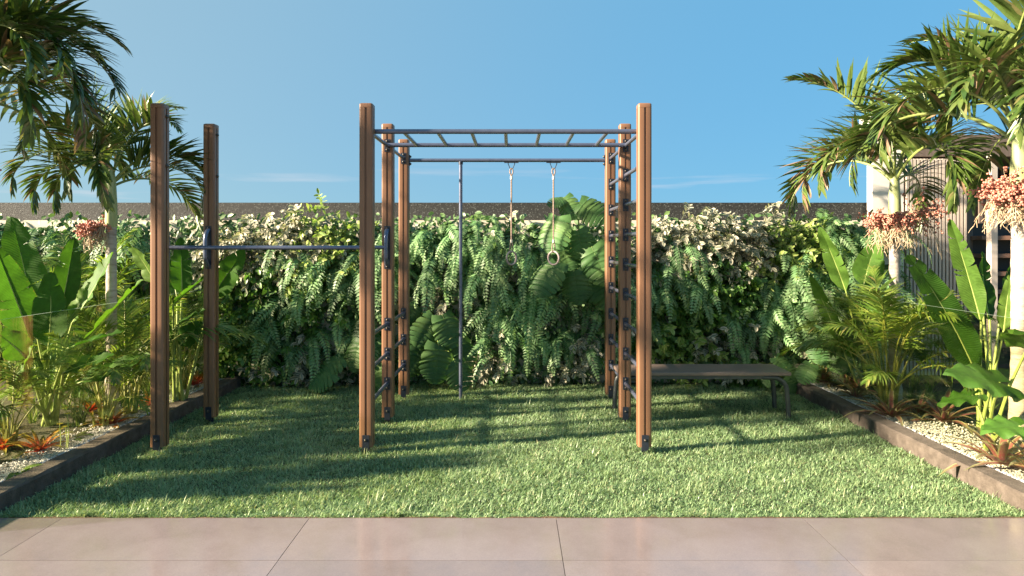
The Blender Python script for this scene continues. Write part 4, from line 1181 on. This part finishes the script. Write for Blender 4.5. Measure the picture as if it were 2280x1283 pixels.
# ---- monstera
def monstera_mesh(seed, L=0.40, W=0.38):
    q = random.Random(seed); b_ = MB(); nl = 7
    for s_ in (-1, 1):
        for l in range(nl):
            v0, v1 = l / nl, (l + 1) / nl
            nU, nV = 6, 3; base = b_.n()
            gap = q.uniform(0.12, 0.24) if 0 < l else 0.1
            deep = q.uniform(0.38, 0.58)
            for i in range(nU + 1):
                u = i / nU
                open_ = gap * max(0, (u - deep) / (1 - deep)) ** 0.7 if u > deep else 0.0
                for k in range(nV + 1):
                    f = k / nV
                    v = v0 + (v1 - v0) * (f * (1 - open_ * 1.3) + open_ * 0.65)
                    hwid = W * 0.5 * (math.sin(math.pi * (0.16 + 0.84 * min(1, v * 0.97))) ** 0.7)
                    if i == nU: hwid *= (1 - 0.07 * abs(2 * f - 1) ** 2)
                    fwd = 0.16 * u ** 1.4 * (1 - v) + 0.20 * u * v * (1 - v)
                    back = -0.26 * (u ** 1.5) * max(0, 1 - v * 4.0)
                    x = L * (v + fwd * 0.8 + back) 
                    z = 0.16 * hwid * u - 0.34 * hwid * u * u - 0.20 * L * v * v + 0.006 * math.sin(9 * f + l)
                    b_.addv((x, s_ * hwid * u, z), 0.5 + 0.25 * math.sin(seed * 3 + l), u, (u, v))
            for i in range(nU):
                ks = range(nV)
                for k in ks:
                    a = base + i * (nV + 1) + k; qd = (a, a + nV + 1, a + nV + 2, a + 1)
                    b_.f.append(qd if s_ > 0 else qd[::-1])
    b_.tube([(L * t, 0, -0.20 * L * t * t - 0.002) for t in (0, 0.3, 0.6, 0.95)], [0.006, 0.005, 0.003, 0.001], 5, t=1.0)
    return b_.mesh('monstera_leaf', M['monstera'], True, 70)
MON = [monstera_mesh(i) for i in range(3)]
def monstera(base, label, leaves, seed, up=(-0.35, -0.75, 0.55)):
    q = random.Random(seed); O = Vector(base)
    e = empty('monstera', O, label, 'monstera', 'monstera plants')
    for i, (px, py, d, down, yaw, s_) in enumerate(leaves):
        C = PT(px, py, d)
        # tip direction: hanging, swung by yaw; leaf face looks out and up
        td = Vector((math.sin(R(yaw)), -0.35, -math.cos(R(yaw)) * down)).normalized()
        start = C - td * 0.20 * s_
        o = put('leaf', MON[i % 3], e, frame_mat(start - O, td, up, s_))
        mid = O.lerp(start, 0.6) + Vector((0, -0.05, 0.12))
        MB().tube([(0, 0, 0), tuple(mid - O), tuple(start - O)], [0.012, 0.009, 0.006], 6).obj('leaf_stalk', M['midrib'], e)
    return e
monstera(PT(1285, 690, 7.7), 'large pale monstera climbing high on the plant wall behind the rings', [
    (1232, 520, 7.1, 1.0, -18, 1.05), (1293, 545, 7.15, 1.0, 10, 0.85), (1318, 470, 7.25, 0.7, 45, 0.9), (1268, 462, 7.3, 0.8, 20, 0.7), (1238, 448, 7.3, 0.3, -50, 0.5),
    (1216, 618, 7.0, 0.9, -35, 1.05), (1282, 640, 7.05, 1.0, 5, 0.9), (1336, 590, 7.0, 0.9, 20, 1.1), (1262, 580, 7.25, 1.0, 25, 0.8), (1312, 640, 7.1, 0.9, 40, 0.85), (1345, 660, 7.2, 1.0, 20, 0.8)], 1)
monstera(PT(975, 800, 7.7), 'dark monstera low on the plant wall beside the climbing pole', [
    (975, 810, 7.1, 1.0, 0, 1.05), (925, 800, 7.2, 1.0, -22, 0.95), (1000, 735, 7.2, 0.9, 25, 0.95), (950, 740, 7.2, 0.8, -25, 0.95), (1035, 790, 7.3, 1.0, 20, 0.85), (1025, 835, 7.15, 1.0, 25, 0.85), (915, 700, 7.35, 0.8, -30, 0.6)], 2, (0.35, -0.85, 0.3))
monstera(PT(800, 820, 7.7), 'shaded monstera at the foot of the wall left of the middle posts', [
    (800, 730, 7.3, 0.9, -20, 0.75), (790, 790, 7.2, 1.0, -15, 0.9), (735, 815, 7.25, 0.7, -50, 0.8), (715, 845, 7.15, 0.6, -55, 0.75), (840, 800, 7.25, 1.0, 15, 0.9), (845, 845, 7.15, 1.0, 10, 0.8)], 3)
monstera(PT(1815, 860, 7.3), 'monstera behind the glass at the right end of the plant wall', [
    (1832, 770, 6.9, 1.0, -18, 0.95), (1812, 690, 7.2, 1.0, -10, 0.6), (1870, 800, 7.0, 1.0, 20, 0.8), (1795, 830, 7.0, 0.8, -35, 0.6)], 4)
monstera(PT(1745, 865, 7.6), 'small monstera under the end of the bench', [
    (1740, 812, 7.2, 0.8, 30, 0.5), (1715, 842, 7.15, 0.9, -30, 0.5), (1765, 835, 7.15, 0.9, 35, 0.5), (1758, 862, 7.1, 0.8, 30, 0.45)], 5)

# ---- plants on the wall
ORD = ['first', 'second', 'third', 'fourth', 'fifth', 'sixth', 'seventh', 'eighth', 'ninth', 'tenth', 'eleventh', 'twelfth', 'thirteenth', 'fourteenth', 'fifteenth']
def nth(label, k, n): return label if n == 1 else (label + ', leftmost' if k == 0 else label + ', rightmost' if k == n - 1 else '%s, %s from left' % (label, ORD[k]))
WD = 7.72
def scatter(rect, n, seed):
    q = random.Random(seed); x0, x1, y0, y1 = rect; out_ = []
    for k in range(n * 8):
        p = (q.uniform(x0, x1), q.uniform(y0, y1))
        if all(abs(p[0] - a) / 45 + abs(p[1] - b_) / 45 > 1 for a, b_ in out_): out_.append(p)
        if len(out_) == n: break
    while len(out_) < n: out_.append((q.uniform(x0, x1), q.uniform(y0, y1)))
    return out_
sd = 500
for rect, n, label, sc in [
    ((-170, 335, 515, 560), 15, 'pale fern along the wall top at the far left', 0.9),
    ((-170, 335, 560, 780), 14, 'shaded fern on the wall behind the left palms', 1.0),
    ((640, 835, 560, 630), 9, 'fern hanging under the white-leaved shrub left of the middle posts', 1.0),
    ((560, 845, 660, 760), 9, 'dark fern low on the wall left of the middle posts', 0.9),
    ((845, 1110, 512, 545), 13, 'bright fern at the wall top between the middle posts and the rings', 0.85),
    ((845, 1110, 550, 640), 11, 'fern hanging halfway up the wall behind the climbing pole', 1.0),
    ((1085, 1210, 515, 570), 6, 'bright fern at the wall top behind the left ring', 0.9),
    ((1080, 1340, 590, 680), 10, 'fern hanging below the rings on the plant wall', 1.0),
    ((1090, 1330, 700, 770), 8, 'dark fern near the ground below the rings', 0.9),
    ((1340, 1480, 500, 760), 8, 'fern behind the ladder posts on the right', 0.9),
    ((1470, 1570, 550, 640), 5, 'fern just right of the nearest ladder post', 1.0),
    ((1690, 1790, 580, 700), 9, 'dark fern hanging over the far end of the bench', 1.0),
    ((1580, 1790, 690, 770), 7, 'dark fern low on the wall right behind the bench', 0.85),
    ((1800, 1965, 515, 555), 9, 'pale fern at the wall top beside the white pier', 0.9),
    ((1790, 1965, 570, 760), 12, 'fern on the wall behind the right glass screen', 1.0)]:
    for k, (px, py) in enumerate(sorted(scatter(rect, n, sd))):
        p = PT(px, py, WD); sd += 1
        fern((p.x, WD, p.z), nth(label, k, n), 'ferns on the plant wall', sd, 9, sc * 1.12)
for kind, rect, n, label, ns, nm in [
    ('varieg', (500, 700, 535, 575), 7, 'white-leaved shrub at the wall top above the steel bar', 30, 'variegated_shrub'),
    ('varieg', (940, 1085, 640, 690), 2, 'white-leaved shrub beside the climbing pole', 14, 'variegated_shrub'),
    ('varieg', (1085, 1125, 545, 600), 1, 'white-leaved shrub just under the left ring', 16, 'variegated_shrub'),
    ('varieg', (1070, 1140, 770, 835), 2, 'white-leaved shrub near the ground right of the climbing pole', 20, 'variegated_shrub'),
    ('varieg', (1270, 1345, 740, 830), 3, 'white-leaved shrub near the ground left of the ladder', 18, 'variegated_shrub'),
    ('varieg', (1465, 1690, 535, 575), 8, 'white-leaved shrub at the wall top right of the ladder', 30, 'variegated_shrub'),
    ('varieg', (590, 760, 770, 840), 4, 'grey-leaved shrub in shade at the wall foot on the left', 18, 'variegated_shrub'),
    ('varieg', (1590, 1760, 750, 830), 4, 'grey-leaved shrub in shade behind the bench', 18, 'variegated_shrub'),
    ('lime', (705, 790, 525, 600), 4, 'lime green shrub at the wall top left of the middle posts', 24, 'lime_shrub'),
    ('lime', (1715, 1800, 525, 600), 4, 'lime green shrub at the wall top right of the bench', 24, 'lime_shrub'),
    ('lime', (1470, 1580, 770, 830), 3, 'lime green shrub near the ground behind the bench', 18, 'lime_shrub'),
    ('green', (500, 690, 590, 840), 13, 'green-leaved shrub on the shaded wall right of the left posts', 28, 'leafy_shrub'),
    ('green', (1480, 1690, 590, 760), 11, 'green-leaved shrub on the wall above the bench', 28, 'leafy_shrub'),
    ('green', (1340, 1460, 590, 830), 5, 'green-leaved shrub behind the ladder posts', 24, 'leafy_shrub'),
    ('green', (1640, 1790, 820, 850), 3, 'low green shrub at the wall foot under the bench end', 16, 'leafy_shrub'),
    ('green', (-150, 330, 700, 830), 7, 'green-leaved shrub at the wall foot at far left', 22, 'leafy_shrub')]:
    for k, (px, py) in enumerate(sorted(scatter(rect, n, sd))):
        p = PT(px, py, WD); sd += 1
        shrub(kind, (p.x, WD - 0.02, p.z), nth(label, k, n), nm.replace('_', ' ') + 's on the plant wall', sd, ns, name=nm)
# ground layer of dark leaves that covers the wall behind the plants
def leaf_carpet(name, N, seed):
    q = random.Random(seed); b_ = MB()
    for k in range(N):
        x = q.uniform(-7.2, 4.2); z = q.uniform(-0.02, 1.80) if q.random() < 0.93 else q.uniform(1.75, 1.95)
        if mnoise.noise(Vector((x * 1.9, z * 2.2, 4.0))) > 0.36 and z > 0.9: continue
        y = WD + 0.02 - abs(q.gauss(0, 0.09))
        d = Vector((q.gauss(0, 0.7), -0.5, q.gauss(-0.5, 0.6))).normalized()
        n_ = Vector((q.gauss(0, 0.4), -1, q.gauss(0.4, 0.4))); s_ = d.cross(n_).normalized(); n_ = s_.cross(d)
        b_.leaf((x, y, z), d, s_, n_, q.uniform(0.05, 0.10), q.uniform(0.03, 0.055), 3, 0.25, 0.3, q.random())
    return tag(b_.obj(name, M['ivy'], auto=70), 'dark small leaves covering the wall between the larger plants', 'climbing plant', None, 'stuff')
leaf_carpet('climbing_leaves', 15000, 9)

# ---- bromeliads
def brom_mesh(seed, mat, L, W):
    q = random.Random(seed); b_ = MB(); d = Vector((1, 0, 0.9)).normalized()
    n = 6; p = Vector((0.012, 0, 0)); st = L / n
    for i in range(n + 1):
        v = i / n; w = W * 0.5 * (0.75 + 0.25 * math.sin(math.pi * v)) * max(0.0, 1 - v ** 3.2)
        T = v
        N_ = Vector((-d.z, 0, d.x))
        if i < n:
            b_.addv(p + Vector((0, w, 0)) + N_ * w * 0.45, T, 1, (0, v)); b_.addv(p, T, 0, (0.5, v)); b_.addv(p - Vector((0, w, 0)) + N_ * w * 0.45, T, 1, (1, v))
        else: b_.addv(p, T, 0, (0.5, v))
        d = (d + Vector((0.08, 0, -0.15)) * (0.5 + v)).normalized(); p = p + d * st
    for i in range(n):
        a = i * 3
        if i < n - 1:
            b_.f.append((a, a + 1, a + 4, a + 3)); b_.f.append((a + 1, a + 2, a + 5, a + 4))
        else:
            b_.f.append((a, a + 1, a + 3)); b_.f.append((a + 1, a + 2, a + 3))
    return b_.mesh('bromeliad_leaf', mat, True, 70)
BROM = {'red': [brom_mesh(1, M['brom_red'], 0.22, 0.036), brom_mesh(2, M['brom_red'], 0.27, 0.034)],
        'rose': [brom_mesh(3, M['brom_rose'], 0.22, 0.036), brom_mesh(4, M['brom_rose'], 0.28, 0.036)]}
BROM_AT = []
def bromeliad(px, py, kind, label, seed, scale=1.0, n=20):
    d = F * (EYE - BZ - 0.02) / (py - HY); p = PT(px, py, d); q = random.Random(seed)
    BROM_AT.append((p.x, p.y))
    e = empty('bromeliad', (p.x, p.y, BZ + 0.015), label, 'bromeliad', 'bromeliads in the planting beds')
    for i in range(n):
        pit = -0.55 + 1.0 * (i / n) + q.uniform(-0.12, 0.12)
        m_ = Matrix.Rotation(i * 2.399 + q.uniform(-0.2, 0.2), 4, 'Z') @ Matrix.Rotation(pit, 4, 'Y') @ Matrix.Scale(scale * q.uniform(0.85, 1.15) * (0.75 + 0.3 * i / n), 4)
        put('leaf', BROM[kind][i % 2], e, m_)
    return e
for px, py, kind, label, sc in [
    (88, 1003, 'red', 'bright red and yellow bromeliad nearest the viewer on the left', 1.0),
    (248, 946, 'red', 'red bromeliad just left of the nearest left post', 1.0),
    (4, 1000, 'red', 'red bromeliad cut by the left edge of the photo', 0.9),
    (434, 858, 'red', 'bright red bromeliad between the two left posts', 1.1),
    (200, 915, 'red', 'orange bromeliad among grass tufts in the left bed', 0.8),
    (330, 905, 'red', 'orange bromeliad hidden partly by the nearest left post', 0.8),
    (1984, 927, 'rose', 'rosy bromeliad left of the group of three by the gravel', 1.0),
    (2045, 922, 'rose', 'small rosy bromeliad in the middle of the group of three', 0.8),
    (2100, 938, 'rose', 'rosy bromeliad right of the group of three by the gravel', 1.15),
    (2228, 1035, 'rose', 'large rosy bromeliad nearest the viewer on the right', 1.2),
    (2300, 1050, 'rose', 'rosy bromeliad cut by the right edge of the photo', 1.0),
    (1880, 860, 'rose', 'small dark red bromeliad far back in the right bed', 0.8),
    (1914, 866, 'rose', 'small red bromeliad under the areca palm on the right', 0.8),
    (1832, 852, 'rose', 'straw-coloured bromeliad at the far end of the right bed', 0.95),
    (1905, 885, 'rose', 'flat green bromeliad before the areca stems', 0.7)]:
    sd += 1
    bromeliad(px, py, kind, label, sd, sc * (1.15 if kind == 'red' else 1.45))

# ---- grassy tufts
def tuft_mesh(seed, n, L, w, mat):
    q = random.Random(seed); b_ = MB()
    for i in range(n):
        az = q.uniform(0, 6.28); el = R(q.uniform(48, 86)); d = Vector((math.cos(az) * math.cos(el), math.sin(az) * math.cos(el), math.sin(el)))
        s_ = d.cross(Vector((0, 0, 1))).normalized(); n_ = s_.cross(d)
        b_.leaf((q.gauss(0, 0.02), q.gauss(0, 0.02), 0), d, s_, n_, L * q.uniform(0.6, 1.15), w, 4, 0.3, q.uniform(0.6, 1.7), min(1, max(0, q.gauss(0.5, 0.25))), lambda v: 0.8 * (1 - v ** 2) + 0.1 * (v < 0.9))
    return b_.mesh('tuft', mat, True, 70)
TUFT = [tuft_mesh(1, 46, 0.24, 0.008, M['tuft']), tuft_mesh(2, 38, 0.32, 0.009, M['tuft']), tuft_mesh(3, 30, 0.18, 0.012, M['tuft']), tuft_mesh(4, 22, 0.26, 0.022, M['green'])]
q = random.Random(77)
for side, n in ((-1, 80), (1, 46)):
    for k in range(n):
        y = q.uniform(3.9, 7.45); x = 3.42 + abs(q.gauss(0, 0.6)) * 0.9 + 0.06
        if side > 0 and k % 3 == 0: y = q.uniform(5.4, 7.4)
        if any((side * x - a) ** 2 + ((y - b_) * (0.6 if y < b_ else 1.0)) ** 2 < 0.30 ** 2 for a, b_ in BROM_AT): continue
        i = q.choice((0, 0, 1, 2, 2, 3))
        o = put('grass_tuft', TUFT[i], None, Matrix.Translation((side * x, y, BZ + 0.005)) @ Matrix.Rotation(q.uniform(0, 6.28), 4, 'Z') @ Matrix.Scale(q.uniform(0.7, 1.2), 4))
        front = y < 5.4
        lab = {(-1, True): 'grassy tuft in the near half of the left bed', (-1, False): 'grassy tuft in the far half of the left bed',
               (1, True): 'grassy tuft in the near half of the right bed', (1, False): 'grassy tuft in the far half of the right bed'}[(side, front)]
        tag(o, lab, 'grass tuft', 'grass tufts in the planting beds')
# strap-leaved plants leaning over the kerb
for px, py, lab in [(60, 1060, 'strap-leaved plant leaning over the left kerb, nearest the viewer'), (175, 985, 'strap-leaved plant leaning over the left kerb, in the middle'), (300, 925, 'strap-leaved plant leaning over the left kerb, beside the nearest post'), (398, 893, 'strap-leaved plant leaning over the left kerb, between the posts')]:
    d = F * (EYE - BZ) / (py - HY); p = PT(px, py, d)
    e = empty('strap_leaf_plant', (p.x - 0.06, p.y, BZ + 0.01), lab, 'strap-leaved plant', 'strap-leaved plants along the left kerb')
    for k in range(7):
        b_ = MB(); az = q.uniform(-1.3, 1.3); dd = Vector((math.cos(az) * 0.8, math.sin(az) * 0.8, 0.75)).normalized(); s_ = dd.cross(Vector((0, 0, 1))).normalized(); n_ = s_.cross(dd)
        b_.leaf((0, 0, 0), dd, s_, n_, q.uniform(0.22, 0.34), 0.036, 7, 0.3, q.uniform(1.6, 2.4), q.random(), lambda v: (0.5 + 0.5 * min(1, v * 4)) * max(0, 1 - v ** 4))
        b_.obj('leaf', M['tuft'] if k % 3 else M['green'], e, auto=70)
# yellow flowers in the left bed
for px, py, lab in [(133, 945, 'small yellow flower in the left bed, left one of a pair'), (146, 951, 'small yellow flower in the left bed, right one of a pair'), (150, 922, 'small yellow flower behind the pair in the left bed')]:
    d = 4.9; p = PT(px, py, d)
    e = empty('yellow_flower', (p.x, p.y, BZ), lab, 'flower', 'yellow flowers in the left bed')
    hz = p.z - BZ
    MB().tube([(0, 0, 0), (0.01, 0, hz * 0.5), (0, 0, hz)], 0.003, 5).obj('flower_stem', M['midrib'], e)
    fl = MB()
    for k in range(6):
        a = k * math.pi / 3; dd = Vector((math.cos(a), math.sin(a), 0.35)); s_ = dd.cross(Vector((0, 0, 1))).normalized(); fl.leaf((0, 0, hz), dd, s_, s_.cross(dd), 0.024, 0.020, 3, 0.2, 0.2)
    fl.obj('petals', M['yellow'], e)
